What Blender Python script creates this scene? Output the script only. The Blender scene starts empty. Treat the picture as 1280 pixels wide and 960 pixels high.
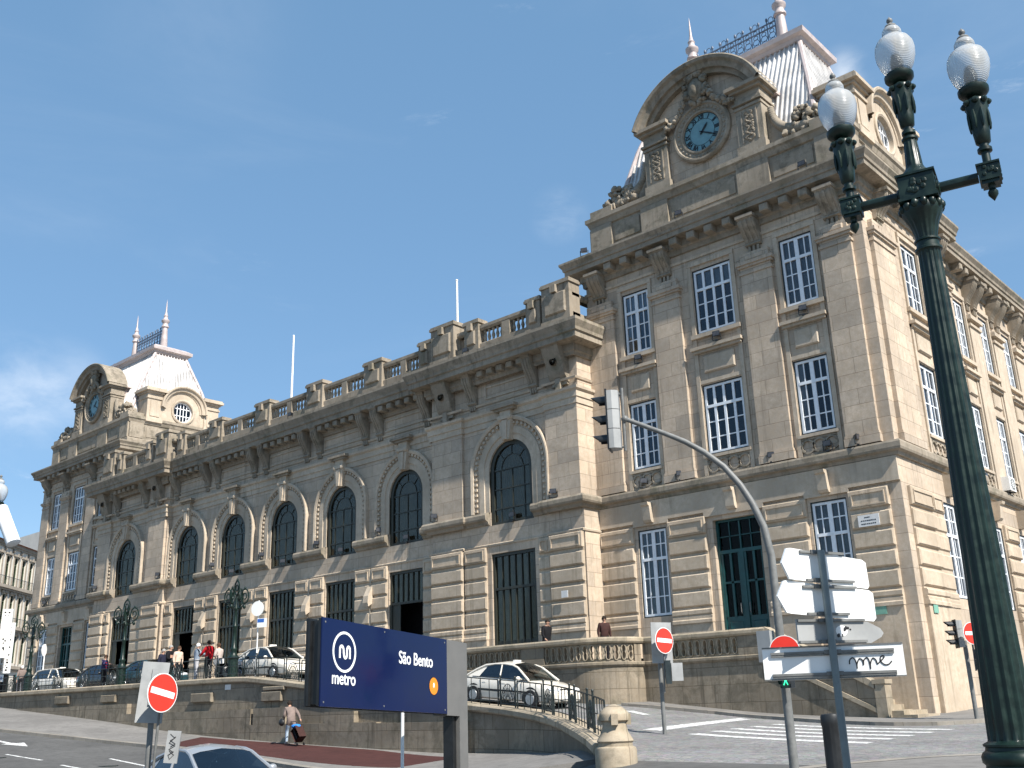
import bpy, bmesh, math, random
import numpy as np
from mathutils import Vector, Matrix
from mathutils.geometry import tessellate_polygon
random.seed(7)
sc = bpy.context.scene
COL = sc.collection
PI = math.pi
R_ = math.radians

# ------------------------------------------------------------------ camera, light, sky
f, yaw, pitch, roll = 1258.6, R_(-41.865), R_(17.903), R_(1.764)
cyw, syw = math.cos(yaw), math.sin(yaw)
fwd = Vector((syw*math.cos(pitch), cyw*math.cos(pitch), math.sin(pitch)))
rt0 = Vector((cyw, -syw, 0)); dn0 = fwd.cross(rt0)
rt = math.cos(roll)*rt0 + math.sin(roll)*dn0
dn = -math.sin(roll)*rt0 + math.cos(roll)*dn0
cam = bpy.data.objects.new('camera', bpy.data.cameras.new('camera'))
COL.objects.link(cam)
M = Matrix.Identity(4)
for i in range(3):
    M[i][0] = rt[i]; M[i][1] = -dn[i]; M[i][2] = -fwd[i]
cam.matrix_world = M
cam.data.sensor_width = 36; cam.data.lens = f/1280*36
cam.data.clip_start = .1; cam.data.clip_end = 5000
sc.camera = cam
sc.view_settings.view_transform = 'Standard'
sc.view_settings.look = 'None'
sc.view_settings.gamma = 1
sc.view_settings.use_curve_mapping = False
sc.view_settings.exposure = EXPOSURE = 0.85
S = Vector((1, -.195, 1.08)).normalized()          # towards the sun
sun_el = math.asin(S.z); sun_az = math.atan2(S.x, S.y)
W = bpy.data.worlds.new('World'); sc.world = W; W.use_nodes = True
wn, wl = W.node_tree.nodes, W.node_tree.links
wn.clear()
sky = wn.new('ShaderNodeTexSky'); sky.sky_type = 'NISHITA'; sky.sun_disc = False
sky.sun_elevation = sun_el; sky.sun_rotation = sun_az
sky.altitude = 100; sky.air_density = 1.0; sky.dust_density = .25; sky.ozone_density = 2.6
bg = wn.new('ShaderNodeBackground'); bg.inputs[1].default_value = SKY_STRENGTH = .101
wo = wn.new('ShaderNodeOutputWorld')
tc = wn.new('ShaderNodeTexCoord')
def wmap(sx, sy, sz, rz=0, loc=(0, 0, 0)):
    m = wn.new('ShaderNodeMapping'); m.inputs['Scale'].default_value = (sx, sy, sz)
    m.inputs['Rotation'].default_value = (0, 0, rz); m.inputs['Location'].default_value = loc
    wl.new(tc.outputs['Generated'], m.inputs[0]); return m
def wnoise(m, scale, det, rough, lo, hi, dist=0.0):
    n = wn.new('ShaderNodeTexNoise'); n.inputs['Scale'].default_value = scale
    n.inputs['Detail'].default_value = det; n.inputs['Roughness'].default_value = rough
    n.inputs['Distortion'].default_value = dist
    wl.new(m.outputs[0], n.inputs['Vector'])
    r = wn.new('ShaderNodeMapRange'); r.interpolation_type = 'SMOOTHSTEP'
    r.inputs['From Min'].default_value = lo; r.inputs['From Max'].default_value = hi
    wl.new(n.outputs['Fac'], r.inputs['Value']); return r
c1 = wnoise(wmap(1.2, 1.2, 5.5, .3), 1.6, 7, .62, .47, .85, .6)
c2 = wnoise(wmap(1.0, 1.0, 2.6, 1.1, (3, 1, 0)), 5.0, 8, .68, .60, .80, .4)
c3 = wnoise(wmap(1.0, 1.0, 1.6, .2, (1, 4, 2)), 2.2, 4, .5, .48, .70)
mu = wn.new('ShaderNodeMath'); mu.operation = 'MULTIPLY'
wl.new(c2.outputs[0], mu.inputs[0]); wl.new(c3.outputs[0], mu.inputs[1])
ma = wn.new('ShaderNodeMath'); ma.operation = 'MULTIPLY_ADD'; ma.use_clamp = True
ma.inputs[1].default_value = .75
m1 = wn.new('ShaderNodeMath'); m1.operation = 'MULTIPLY'; m1.inputs[1].default_value = .055
wl.new(c1.outputs[0], m1.inputs[0])
wl.new(mu.outputs[0], ma.inputs[0]); wl.new(m1.outputs[0], ma.inputs[2])
def puff(px, py, size, amount, sc_, loc):
    d = (fwd + rt*((px-640)/f) + dn*((py-480)/f)).normalized()
    dp = wn.new('ShaderNodeVectorMath'); dp.operation = 'DISTANCE'; wl.new(tc.outputs['Generated'], dp.inputs[0]); dp.inputs[1].default_value = d
    r = wn.new('ShaderNodeMapRange'); r.interpolation_type = 'SMOOTHSTEP'
    for k_, v_ in zip(('From Min', 'From Max', 'To Min', 'To Max'), (0, size, 1, 0)): r.inputs[k_].default_value = v_
    wl.new(dp.outputs['Value'], r.inputs['Value'])
    n = wnoise(wmap(1, 1, 2.0, .4, loc), sc_, 6, .6, .36, .72, .3)
    m_ = wn.new('ShaderNodeMath'); m_.operation = 'MULTIPLY'; wl.new(r.outputs[0], m_.inputs[0]); wl.new(n.outputs[0], m_.inputs[1])
    m2_ = wn.new('ShaderNodeMath'); m2_.operation = 'MULTIPLY'; m2_.inputs[1].default_value = amount; wl.new(m_.outputs[0], m2_.inputs[0])
    return m2_.outputs[0]
acc = ma.outputs[0]
for args in ((25, 495, .075, .30, 9, (2, 0, 1)), (85, 480, .05, .22, 11, (0, 3, 1)), (1052, 95, .032, .42, 16, (5, 1, 0)), (700, 270, .035, .22, 14, (1, 1, 6)), (250, 20, .12, .05, 5, (7, 2, 2))):
    ad = wn.new('ShaderNodeMath'); ad.operation = 'ADD'; ad.use_clamp = True
    wl.new(acc, ad.inputs[0]); wl.new(puff(*args), ad.inputs[1]); acc = ad.outputs[0]
mx = wn.new('ShaderNodeMix'); mx.data_type = 'RGBA'
wl.new(acc, mx.inputs['Factor'])
tn = wn.new('ShaderNodeMix'); tn.data_type = 'RGBA'; tn.inputs['Factor'].default_value = .55
wl.new(sky.outputs[0], tn.inputs['A']); tn.inputs['B'].default_value = (1.14, 2.38, 3.88, 1)
wl.new(tn.outputs['Result'], mx.inputs['A']); mx.inputs['B'].default_value = (7.2, 7.4, 7.6, 1)
wl.new(mx.outputs['Result'], bg.inputs[0]); wl.new(bg.outputs[0], wo.inputs[0])
sl = bpy.data.lights.new('sun', 'SUN'); sl.energy = SUN = 4.7; sl.angle = R_(.5); sl.color = (1, .95, .875)
so = bpy.data.objects.new('sun', sl); COL.objects.link(so)
so.rotation_euler = S.to_track_quat('Z', 'Y').to_euler()
sc.cycles.max_bounces = 6; sc.cycles.transparent_max_bounces = 12
sc.cycles.use_denoising = True
sc.cycles.caustics_reflective = False; sc.cycles.caustics_refractive = False

# ------------------------------------------------------------------ materials
class N:
    def __init__(s, name):
        s.m = bpy.data.materials.new(name); s.m.use_nodes = True
        s.n, s.l = s.m.node_tree.nodes, s.m.node_tree.links
        s.b = s.n['Principled BSDF']
    def new(s, t, **kw):
        x = s.n.new(t)
        for k, v in kw.items(): setattr(x, k, v)
        return x
    def link(s, a, b): s.l.new(a, b)
    def val(s, sock, v):
        if hasattr(v, 'links') or hasattr(v, 'is_linked'): s.l.new(v, sock)
        else: sock.default_value = v
    def math(s, op, a, b=0.0, c=None, clamp=False):
        x = s.new('ShaderNodeMath', operation=op, use_clamp=clamp)
        s.val(x.inputs[0], a); s.val(x.inputs[1], b)
        if c is not None: s.val(x.inputs[2], c)
        return x.outputs[0]
    def mix(s, fac, a, b, mode='MIX'):
        x = s.new('ShaderNodeMix', data_type='RGBA', blend_type=mode)
        s.val(x.inputs['Factor'], fac)
        s.val(x.inputs['A'], a if not isinstance(a, tuple) else (*a[:3], 1))
        s.val(x.inputs['B'], b if not isinstance(b, tuple) else (*b[:3], 1))
        return x.outputs['Result']
    def noise(s, vec, scale, det=4, rough=.55, dist=0):
        x = s.new('ShaderNodeTexNoise'); s.l.new(vec, x.inputs['Vector'])
        x.inputs['Scale'].default_value = scale; x.inputs['Detail'].default_value = det
        x.inputs['Roughness'].default_value = rough; x.inputs['Distortion'].default_value = dist
        return x.outputs['Fac']
    def rng(s, v, a, b, c=0.0, d=1.0):
        x = s.new('ShaderNodeMapRange', interpolation_type='SMOOTHSTEP')
        s.l.new(v, x.inputs['Value'])
        for k, q in zip(('From Min', 'From Max', 'To Min', 'To Max'), (a, b, c, d)): x.inputs[k].default_value = q
        return x.outputs[0]
    def scale(s, vec, sx, sy, sz):
        x = s.new('ShaderNodeMapping'); x.inputs['Scale'].default_value = (sx, sy, sz)
        s.l.new(vec, x.inputs[0]); return x.outputs[0]
    def pos(s): return s.new('ShaderNodeNewGeometry').outputs['Position']
    def obj(s): return s.new('ShaderNodeTexCoord').outputs['Object']
    def bump(s, h, strength=.3, dist=.02):
        x = s.new('ShaderNodeBump'); x.inputs['Strength'].default_value = strength
        x.inputs['Distance'].default_value = dist
        s.l.new(h, x.inputs['Height']); s.l.new(x.outputs[0], s.b.inputs['Normal'])

def plain(name, col, rough=.6, metal=0.0, var=.12, vscale=6.0, spec=.5, coat=0.0, bump=0.0):
    q = N(name); b = q.b
    b.inputs['Roughness'].default_value = rough; b.inputs['Metallic'].default_value = metal
    b.inputs['Specular IOR Level'].default_value = spec; b.inputs['Coat Weight'].default_value = coat
    if var:
        n = q.noise(q.obj(), vscale, 5, .6)
        k = q.rng(n, .3, .7)
        lo = tuple(c*(1-var) for c in col); hi = tuple(min(1, c*(1+var)) for c in col)
        q.link(q.mix(k, lo, hi), b.inputs['Base Color'])
        q.link(q.rng(n, .3, .7, max(0, rough-.08), min(1, rough+.08)), b.inputs['Roughness'])
        if bump: q.bump(n, bump, .01)
    else: b.inputs['Base Color'].default_value = (*col, 1)
    return q.m

def stone(name, base, bw=1.25, bh=.62, mortar=.010, dark=.5, green=0.0, streak=.35, contrast=.22, joints=True, warm=.0):
    q = N(name); p = q.pos()
    sp = q.new('ShaderNodeSeparateXYZ'); q.link(p, sp.inputs[0])
    cb = q.new('ShaderNodeCombineXYZ')
    q.link(q.math('ADD', sp.outputs[0], sp.outputs[1]), cb.inputs[0]); q.link(sp.outputs[2], cb.inputs[1])
    col = base
    n1 = q.noise(p, .55, 6, .62); n2 = q.noise(p, 5.0, 6, .7); n3 = q.noise(p, 38, 3, .6)
    c = q.mix(q.rng(n1, .32, .70), tuple(v*(1-contrast) for v in base), tuple(min(1, v*(1+contrast*.8)) for v in base))
    c = q.mix(q.rng(n2, .38, .68, 0, .5), c, (base[0]*.80, base[1]*.74, base[2]*.66))
    c = q.mix(q.rng(n3, .3, .7, 0, .22), c, (base[0]*.55, base[1]*.55, base[2]*.55))
    h = q.math('MULTIPLY_ADD', n2, .5, q.math('MULTIPLY', n3, .35))
    if joints:
        bt = q.new('ShaderNodeTexBrick'); q.link(cb.outputs[0], bt.inputs['Vector'])
        bt.inputs['Scale'].default_value = 1; bt.inputs['Mortar Size'].default_value = mortar
        bt.inputs['Mortar Smooth'].default_value = .3; bt.inputs['Brick Width'].default_value = bw
        bt.inputs['Row Height'].default_value = bh; bt.inputs['Bias'].default_value = 0
        bt.inputs['Color1'].default_value = (.83, .825, .82, 1); bt.inputs['Color2'].default_value = (1.13, 1.09, 1.04, 1)
        bt.inputs['Mortar'].default_value = (.52, .49, .46, 1)
        c = q.mix(.85, c, bt.outputs['Color'], 'MULTIPLY')
        h = q.math('SUBTRACT', h, q.math('MULTIPLY', bt.outputs['Fac'], .9))
    # rain streaks: noise stretched downwards
    st = q.noise(q.scale(p, 4.2, 4.2, .20), 1.0, 6, .68)
    pt = q.noise(p, .33, 3, .5)
    k = q.math('MULTIPLY', q.rng(st, .50, .66), q.rng(pt, .40, .60, .12, 1))
    c = q.mix(q.math('MULTIPLY', k, streak), c, (base[0]*.34, base[1]*.33, base[2]*.31))
    if dark or green:
        d = q.rng(q.noise(p, 1.1, 7, .7, .4), .46, .66)
        c = q.mix(q.math('MULTIPLY', d, dark), c, (base[0]*.27, base[1]*.28, base[2]*.26))
        if green:
            g = q.rng(q.noise(p, .9, 6, .7), .52, .66)
            c = q.mix(q.math('MULTIPLY', g, green), c, (.075, .085, .04))
    q.link(c, q.b.inputs['Base Color']); q.b.inputs['Roughness'].default_value = .88
    q.b.inputs['Specular IOR Level'].default_value = .25
    q.bump(h, .45, .018)
    return q.m

B0 = (.535, .45, .36)
MS = {}
MS['stone'] = stone('stone', B0, dark=.20, streak=.48, mortar=.012)
MS['smooth'] = stone('smooth_stone', (.53, .447, .35), dark=.22, joints=False, streak=.5)
MS['rust'] = stone('rusticated_stone', (.545, .45, .343), bw=50, bh=50, mortar=0, dark=.20, joints=False, streak=.5)
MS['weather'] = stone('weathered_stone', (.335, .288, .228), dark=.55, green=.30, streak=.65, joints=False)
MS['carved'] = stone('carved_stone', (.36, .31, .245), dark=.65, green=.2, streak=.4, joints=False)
MS['base'] = stone('base_stone', (.40, .345, .27), bw=1.5, bh=.8, dark=.40, streak=.6)
MS['wallstone'] = stone('granite_wall', (.285, .245, .19), bw=1.35, bh=.62, mortar=.014, dark=.55, green=.10, streak=.75, contrast=.28)
MS['coping'] = stone('coping_stone', (.42, .36, .275), bw=1.6, bh=9, dark=.55, green=.25, streak=.3, mortar=.012)
MS['white'] = plain('white_paint', (.80, .81, .82), .45, var=.05)
MS['frame'] = plain('window_frame_paint', (.74, .77, .80), .4, var=.06)
MS['darkframe'] = plain('dark_green_frame', (.012, .02, .022), .4, var=.2)
MS['interior'] = plain('dark_room', (.012, .012, .013), .95, var=.3, spec=.1)
MS['olivecloth'] = plain('olive_grey_curtain', (.125, .112, .090), .9, var=.3, vscale=2.5, spec=.1)
MS['curtain'] = plain('grey_curtain', (.60, .59, .56), .9, var=.15, vscale=3, spec=.1)
MS['black'] = plain('black_metal', (.012, .013, .014), .38, var=.25)
MS['iron'] = plain('dark_iron', (.016, .022, .020), .42, var=.3, vscale=12, bump=.15)
MS['lampgreen'] = plain('dark_green_iron', (.006, .017, .013), .40, var=.4, vscale=9, bump=.12, spec=.35)
MS['teal'] = plain('teal_door_paint', (.010, .060, .060), .38, var=.25, vscale=2)
MS['olive'] = plain('brown_green_frame', (.028, .030, .022), .5, var=.2)
MS['galv'] = plain('galvanised_steel', (.15, .152, .146), .55, .0, var=.2)
MS['polegrey'] = plain('blue_grey_pole_paint', (.13, .165, .175), .5, var=.15)
MS['signback'] = plain('sign_back_metal', (.30, .305, .30), .5, .0, var=.12, vscale=3)
MS['whitesign'] = plain('white_sign', (.80, .80, .78), .4, var=.03, vscale=3)
MS['red'] = plain('red_sign_film', (.72, .035, .018), .35, var=.05)
MS['navy'] = plain('navy_panel', (.0025, .0085, .050), .12, var=.08, vscale=1, spec=.22)
MS['metrogrey'] = plain('grey_cladding', (.135, .132, .125), .5, var=.08, vscale=3)
MS['orange'] = plain('orange_disc', (.78, .24, .012), .4, var=.05)
MS['text'] = plain('white_lettering', (.82, .83, .84), .45, var=0)
MS['inkblack'] = plain('black_ink', (.01, .01, .012), .5, var=0)
MS['zinc'] = plain('pale_zinc', (.56, .545, .53), .5, .1, var=.28, vscale=.9)
MS['pinkzinc'] = plain('pink_grey_zinc', (.47, .40, .38), .5, .1, var=.12, vscale=2)
MS['pinkwall'] = plain('pink_render', (.56, .46, .42), .8, var=.08, vscale=1)
MS['cresting'] = plain('blue_grey_iron', (.10, .13, .18), .5, .1, var=.2)
MS['dial'] = plain('blue_green_dial', (.15, .29, .32), .35, var=.12, vscale=3)
MS['tyre'] = plain('tyre_rubber', (.016, .016, .017), .75, var=.2)
MS['rim'] = plain('wheel_alloy', (.42, .43, .44), .3, .7, var=.1)
MS['bollard'] = plain('dark_bollard', (.018, .02, .022), .45, var=.3)
MS['plaque'] = plain('white_plaque', (.66, .65, .63), .5, var=.06)
MS['greenplaque'] = plain('pale_green_plaque', (.17, .36, .27), .5, var=.1)
MS['redgo'] = plain('red_lens', (.12, .01, .01), .2, var=0, coat=.4)
MS['amber'] = plain('amber_lens', (.14, .06, .01), .2, var=0, coat=.4)
MS['greenlens'] = plain('green_lens', (.01, .07, .045), .2, var=0, coat=.4)

def glass(name, tint, mixmin=.06, rough=.02, kr=1.0):
    q = N(name); q.n.remove(q.b)
    out = q.n['Material Output']
    t = q.new('ShaderNodeBsdfTransparent'); t.inputs[0].default_value = (*tint, 1)
    g = q.new('ShaderNodeBsdfGlossy'); g.inputs['Roughness'].default_value = rough
    g.inputs[0].default_value = (.9, .95, 1, 1)
    lw = q.new('ShaderNodeFresnel'); lw.inputs[0].default_value = 1.5
    n = q.noise(q.obj(), 1.3, 2, .5)
    bm = q.new('ShaderNodeBump'); bm.inputs['Strength'].default_value = .06; bm.inputs['Distance'].default_value = .05
    q.link(n, bm.inputs['Height']); q.link(bm.outputs[0], g.inputs['Normal'])
    k = q.math('MULTIPLY_ADD', lw.outputs[0], kr, mixmin, clamp=True)
    ms = q.new('ShaderNodeMixShader'); q.link(k, ms.inputs[0])
    q.link(t.outputs[0], ms.inputs[1]); q.link(g.outputs[0], ms.inputs[2])
    q.link(ms.outputs[0], out.inputs[0])
    return q.m
MS['glass'] = glass('window_glass', (.66, .69, .72), .0, .02, .8)
MS['darkglass'] = glass('hall_glass', (.76, .73, .66), .0, .10, .15)
MS['carglass'] = glass('car_glass', (.22, .26, .27), .05)
def globe_mat():
    q = N('frosted_prismatic_glass'); b = q.b
    b.inputs['Base Color'].default_value = (.80, .83, .84, 1)
    b.inputs['Roughness'].default_value = .28; b.inputs['Transmission Weight'].default_value = .60
    b.inputs['IOR'].default_value = 1.2
    b.inputs['Subsurface Weight'].default_value = 0
    sp = q.new('ShaderNodeSeparateXYZ'); q.link(q.obj(), sp.inputs[0])
    w = q.new('ShaderNodeMath', operation='SINE'); q.link(q.math('MULTIPLY', sp.outputs[2], 420), w.inputs[0])
    q.bump(w.outputs[0], .25, .004)
    return q.m
MS['globe'] = globe_mat()

def ground_mat(name, base, kind):
    q = N(name); p = q.pos()
    n1 = q.noise(p, .35, 5, .6); n2 = q.noise(p, 3.5, 6, .7); n3 = q.noise(p, 60, 3, .6)
    c = q.mix(q.rng(n1, .3, .7), tuple(v*.82 for v in base), tuple(v*1.15 for v in base))
    c = q.mix(q.rng(n2, .42, .7, 0, .55), c, tuple(v*.52 for v in base))
    n4 = q.noise(p, .8, 5, .75, .8)
    c = q.mix(q.rng(n4, .56, .64, 0, .45), c, tuple(v*.60 for v in base))
    h = n3
    if kind == 'setts':
        v = q.new('ShaderNodeTexVoronoi', feature='DISTANCE_TO_EDGE'); q.link(p, v.inputs['Vector'])
        v.inputs['Scale'].default_value = 7.5; v.inputs['Randomness'].default_value = .55
        e = q.rng(v.outputs['Distance'], .0, .10)
        c = q.mix(q.math('MULTIPLY', q.math('SUBTRACT', 1.0, e), .55), c, tuple(x*.35 for x in base))
        v2 = q.new('ShaderNodeTexVoronoi'); q.link(p, v2.inputs['Vector']); v2.inputs['Scale'].default_value = 7.5
        v2.inputs['Randomness'].default_value = .55
        c = q.mix(.22, c, v2.outputs['Color'], 'OVERLAY')
        hs = q.new('ShaderNodeHueSaturation'); hs.inputs['Saturation'].default_value = .35; q.link(c, hs.inputs['Color']); c = hs.outputs[0]
        h = q.math('MULTIPLY_ADD', e, .8, q.math('MULTIPLY', n3, .3))
    if kind == 'planks':
        sp = q.new('ShaderNodeSeparateXYZ'); q.link(p, sp.inputs[0])
        fr = q.math('FRACT', q.math('MULTIPLY', sp.outputs[1], 2.4))
        e = q.rng(fr, 0, .12)
        c = q.mix(q.math('MULTIPLY', q.math('SUBTRACT', 1.0, e), .6), c, tuple(x*.4 for x in base))
    q.link(q.mix(q.rng(n3, .3, .7, 0, .3), c, tuple(v*.55 for v in base)), q.b.inputs['Base Color'])
    q.b.inputs['Roughness'].default_value = .9; q.b.inputs['Specular IOR Level'].default_value = .25
    q.bump(h, .35, .012)
    return q.m
MS['asphalt'] = ground_mat('asphalt', (.108, .106, .102), 'plain')
MS['setts'] = ground_mat('granite_setts', (.225, .214, .20), 'setts')
MS['pavement'] = ground_mat('pale_paving', (.205, .195, .182), 'plain')
MS['redpave'] = ground_mat('dark_red_paving', (.070, .026, .022), 'planks')
MS['kerb'] = stone('kerb_granite', (.27, .255, .23), bw=1.0, bh=9, dark=.2, streak=.1)
def marking():
    q = N('road_paint'); p = q.pos()
    n = q.noise(p, 9, 6, .75)
    k = q.rng(n, .40, .62)
    q.link(q.mix(k, (.30, .30, .29), (.74, .74, .72)), q.b.inputs['Base Color'])
    q.b.inputs['Roughness'].default_value = .8
    return q.m
MS['paint'] = marking()

# ------------------------------------------------------------------ mesh builder
def XY(X0=0, Y0=0): return lambda u, w, z: (u, Y0-w, z)
class MB:
    def __init__(s, T=None): s.v, s.f, s.T, s.mi, s.cm = [], [], T, [], 0
    def add(s, vs, fs):
        o = len(s.v)
        for p in vs: s.v.append(tuple(s.T(*p)) if s.T else tuple(p))
        for q in fs: s.f.append([o+i for i in q]); s.mi.append(s.cm)
        return s
    def box(s, u0, u1, w0, w1, z0, z1):
        return s.add([(u0, w0, z0), (u1, w0, z0), (u1, w1, z0), (u0, w1, z0), (u0, w0, z1), (u1, w0, z1), (u1, w1, z1), (u0, w1, z1)],
                     [(0, 3, 2, 1), (4, 5, 6, 7), (0, 1, 5, 4), (1, 2, 6, 5), (2, 3, 7, 6), (3, 0, 4, 7)])
    def pillow(s, u0, u1, w0, w1, z0, z1, c=.04):
        """box whose front (w1) edges are chamfered"""
        a = [(u0, w0, z0), (u1, w0, z0), (u1, w0, z1), (u0, w0, z1)]
        b = [(u0, w1-c, z0), (u1, w1-c, z0), (u1, w1-c, z1), (u0, w1-c, z1)]
        d = [(u0+c, w1, z0+c), (u1-c, w1, z0+c), (u1-c, w1, z1-c), (u0+c, w1, z1-c)]
        fs = [(8, 9, 10, 11)]
        for i in range(4):
            j = (i+1) % 4
            fs += [(i, j, 4+j, 4+i), (4+i, 4+j, 8+j, 8+i)]
        return s.add(a+b+d, fs)
    def prism(s, pts, w0, w1):
        n = len(pts)
        tri = tessellate_polygon([[Vector((a, b, 0)) for a, b in pts]])
        vs = [(a, w0, b) for a, b in pts]+[(a, w1, b) for a, b in pts]
        fs = [(i, (i+1) % n, n+(i+1) % n, n+i) for i in range(n)]
        fs += [tuple(t) for t in tri]+[tuple(n+i for i in t) for t in tri]
        return s.add(vs, fs)
    def profile(s, pts, u0, u1):
        """(w,z) outline extruded along u"""
        n = len(pts)
        tri = tessellate_polygon([[Vector((a, b, 0)) for a, b in pts]])
        vs = [(u0, a, b) for a, b in pts]+[(u1, a, b) for a, b in pts]
        fs = [(i, (i+1) % n, n+(i+1) % n, n+i) for i in range(n)]
        fs += [tuple(t) for t in tri]+[tuple(n+i for i in t) for t in tri]
        return s.add(vs, fs)
    def sweep(s, path, prof, caps=True):
        """(out,z) profile swept along a plan polyline in XY; outward is to the right of travel turned -Y for +X travel"""
        P = [Vector(p) for p in path]; n = len(P); m = len(prof)
        vs = []
        for i in range(n):
            ds = []
            if i > 0: ds.append((P[i]-P[i-1]).normalized())
            if i < n-1: ds.append((P[i+1]-P[i]).normalized())
            ns = [Vector((d.y, -d.x)) for d in ds]
            if len(ns) == 2:
                b = ns[0]+ns[1]
                b = b/max(b.dot(ns[0]), .2) if b.length > 1e-6 else ns[0]
            else: b = ns[0]
            for o, z in prof: vs.append((P[i].x+b.x*o, P[i].y+b.y*o, z))
        fs = []
        for i in range(n-1):
            for j in range(m-1):
                a = i*m+j; fs.append((a, a+1, a+m+1, a+m))
        T, s.T = s.T, None
        if caps:
            for i in (0, n-1):
                tri = tessellate_polygon([[Vector((a, b, 0)) for a, b in prof]])
                fs += [tuple(i*m+k for k in t) for t in tri]
        s.add(vs, fs); s.T = T
        return s
    def arch(s, uc, zc, prof, a0=0, a1=PI, n=24, closed=False):
        """(r,w) profile swept by angle round (uc,zc) in the facade plane"""
        m = len(prof); vs = []
        k = n if closed else n+1
        for i in range(k):
            a = a0+(a1-a0)*i/n
            for r, w in prof: vs.append((uc+r*math.cos(a), w, zc+r*math.sin(a)))
        fs = []
        for i in range(n):
            for j in range(m-1):
                a, b = i*m+j, ((i+1) % k)*m+j
                fs.append((a, a+1, b+1, b))
        return s.add(vs, fs)
    def lathe(s, c, prof, n=16, flute=None, axis='z'):
        vs, fs = [], []
        m = len(prof)
        for i in range(n):
            a = 2*PI*i/n
            for r, z in prof:
                q = r*(1-flute(a, z)) if flute else r
                if axis == 'z': vs.append((c[0]+q*math.cos(a), c[1]+q*math.sin(a), c[2]+z))
                elif axis == 'y': vs.append((c[0]+q*math.cos(a), c[1]+z, c[2]+q*math.sin(a)))
                else: vs.append((c[0]+z, c[1]+q*math.cos(a), c[2]+q*math.sin(a)))
        for i in range(n):
            for j in range(m-1):
                a, b = i*m+j, ((i+1) % n)*m+j
                fs.append((a, b, b+1, a+1))
        if prof[0][0] > 1e-4: fs.append(tuple(i*m for i in range(n)))
        if prof[-1][0] > 1e-4: fs.append(tuple(i*m+m-1 for i in range(n)))
        return s.add(vs, fs)
    def tube(s, pts, r, n=8, closed=False):
        P = [Vector(p) for p in pts]; k = len(P)
        rs = r if isinstance(r, (list, tuple)) else [r]*k
        vs, fs = [], []
        up = None
        for i in range(k):
            if closed: d = P[(i+1) % k]-P[i-1]
            else: d = P[min(i+1, k-1)]-P[max(i-1, 0)]
            d.normalize()
            if up is None:
                up = Vector((0, 0, 1)) if abs(d.z) < .9 else Vector((1, 0, 0))
            x = d.cross(up)
            if x.length < 1e-4: x = d.cross(Vector((0, 1, 0)))
            x.normalize(); y = x.cross(d).normalized(); up = y
            for j in range(n):
                a = 2*PI*j/n
                vs.append(tuple(P[i]+x*(rs[i]*math.cos(a))+y*(rs[i]*math.sin(a))))
        for i in range(k if closed else k-1):
            for j in range(n):
                a, b = i*n+j, i*n+(j+1) % n
                c, d = ((i+1) % k)*n+j, ((i+1) % k)*n+(j+1) % n
                fs.append((a, b, d, c))
        if not closed: fs += [tuple(range(n)), tuple((k-1)*n+j for j in range(n))]
        return s.add(vs, fs)
    def ball(s, c, rx, ry=None, rz=None, n=8, m=6, jit=0.0):
        ry = ry or rx; rz = rz or rx
        vs, fs = [(c[0], c[1], c[2]-rz)], []
        for j in range(1, m):
            t = PI*j/m
            for i in range(n):
                a = 2*PI*i/n; k = 1+random.uniform(-jit, jit)
                vs.append((c[0]+rx*k*math.sin(t)*math.cos(a), c[1]+ry*k*math.sin(t)*math.sin(a), c[2]-rz*k*math.cos(t)))
        vs.append((c[0], c[1], c[2]+rz)); L = len(vs)-1
        for i in range(n):
            fs.append((0, 1+(i+1) % n, 1+i)); fs.append((L, L-n+i, L-n+(i+1) % n))
            for j in range(m-2):
                a = 1+j*n+i; b = 1+j*n+(i+1) % n
                fs.append((a, b, b+n, a+n))
        return s.add(vs, fs)
    def wall(s, outer, holes, w, depth):
        """flat face with holes in the (u,z) plane plus reveals going in by depth"""
        loops = [outer]+holes
        tri = tessellate_polygon([[Vector((a, b, 0)) for a, b in L] for L in loops])
        flat = [p for L in loops for p in L]
        s.add([(a, w, b) for a, b in flat], [tuple(t) for t in tri])
        for L in holes:
            n = len(L)
            s.add([(a, w, b) for a, b in L]+[(a, w-depth, b) for a, b in L], [(i, (i+1) % n, n+(i+1) % n, n+i) for i in range(n)])
        return s
    def build(s, name, mat, parent=None, smooth=False, angle=40, loc=None, recalc=True):
        me = bpy.data.meshes.new(name)
        off = Vector(loc) if loc is not None else (parent_world(parent) if parent else Vector((0, 0, 0)))
        me.from_pydata([(a-off.x, b-off.y, c-off.z) for a, b, c in s.v], [], s.f)
        if recalc:
            bm = bmesh.new(); bm.from_mesh(me)
            bmesh.ops.recalc_face_normals(bm, faces=bm.faces); bm.to_mesh(me); bm.free()
        ms = mat if isinstance(mat, (list, tuple)) else [mat]
        for m in ms: me.materials.append(MS[m] if isinstance(m, str) else m)
        if len(ms) > 1: me.polygons.foreach_set('material_index', s.mi)
        if smooth:
            me.polygons.foreach_set('use_smooth', [True]*len(me.polygons))
            me.set_sharp_from_angle(angle=R_(angle))
        o = bpy.data.objects.new(name, me); COL.objects.link(o)
        if parent: o.parent = parent
        if loc is not None: o.location = off if not parent else off-parent_world(parent)
        return o
def parent_world(o):
    v = Vector((0, 0, 0))
    while o is not None:
        v += o.location; o = o.parent
    return v
def thing(name, label, cat, loc=(0, 0, 0), group=None, rz=0):
    o = bpy.data.objects.new(name, None); o.empty_display_size = .2
    COL.objects.link(o); o.location = loc; o.rotation_euler.z = rz
    return tag(o, label, cat, group)
def tag(o, label, cat, group=None, kind=None):
    if label: o['label'] = label
    if cat: o['category'] = cat
    if group: o['group'] = group
    if kind: o['kind'] = kind
    return o
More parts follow.
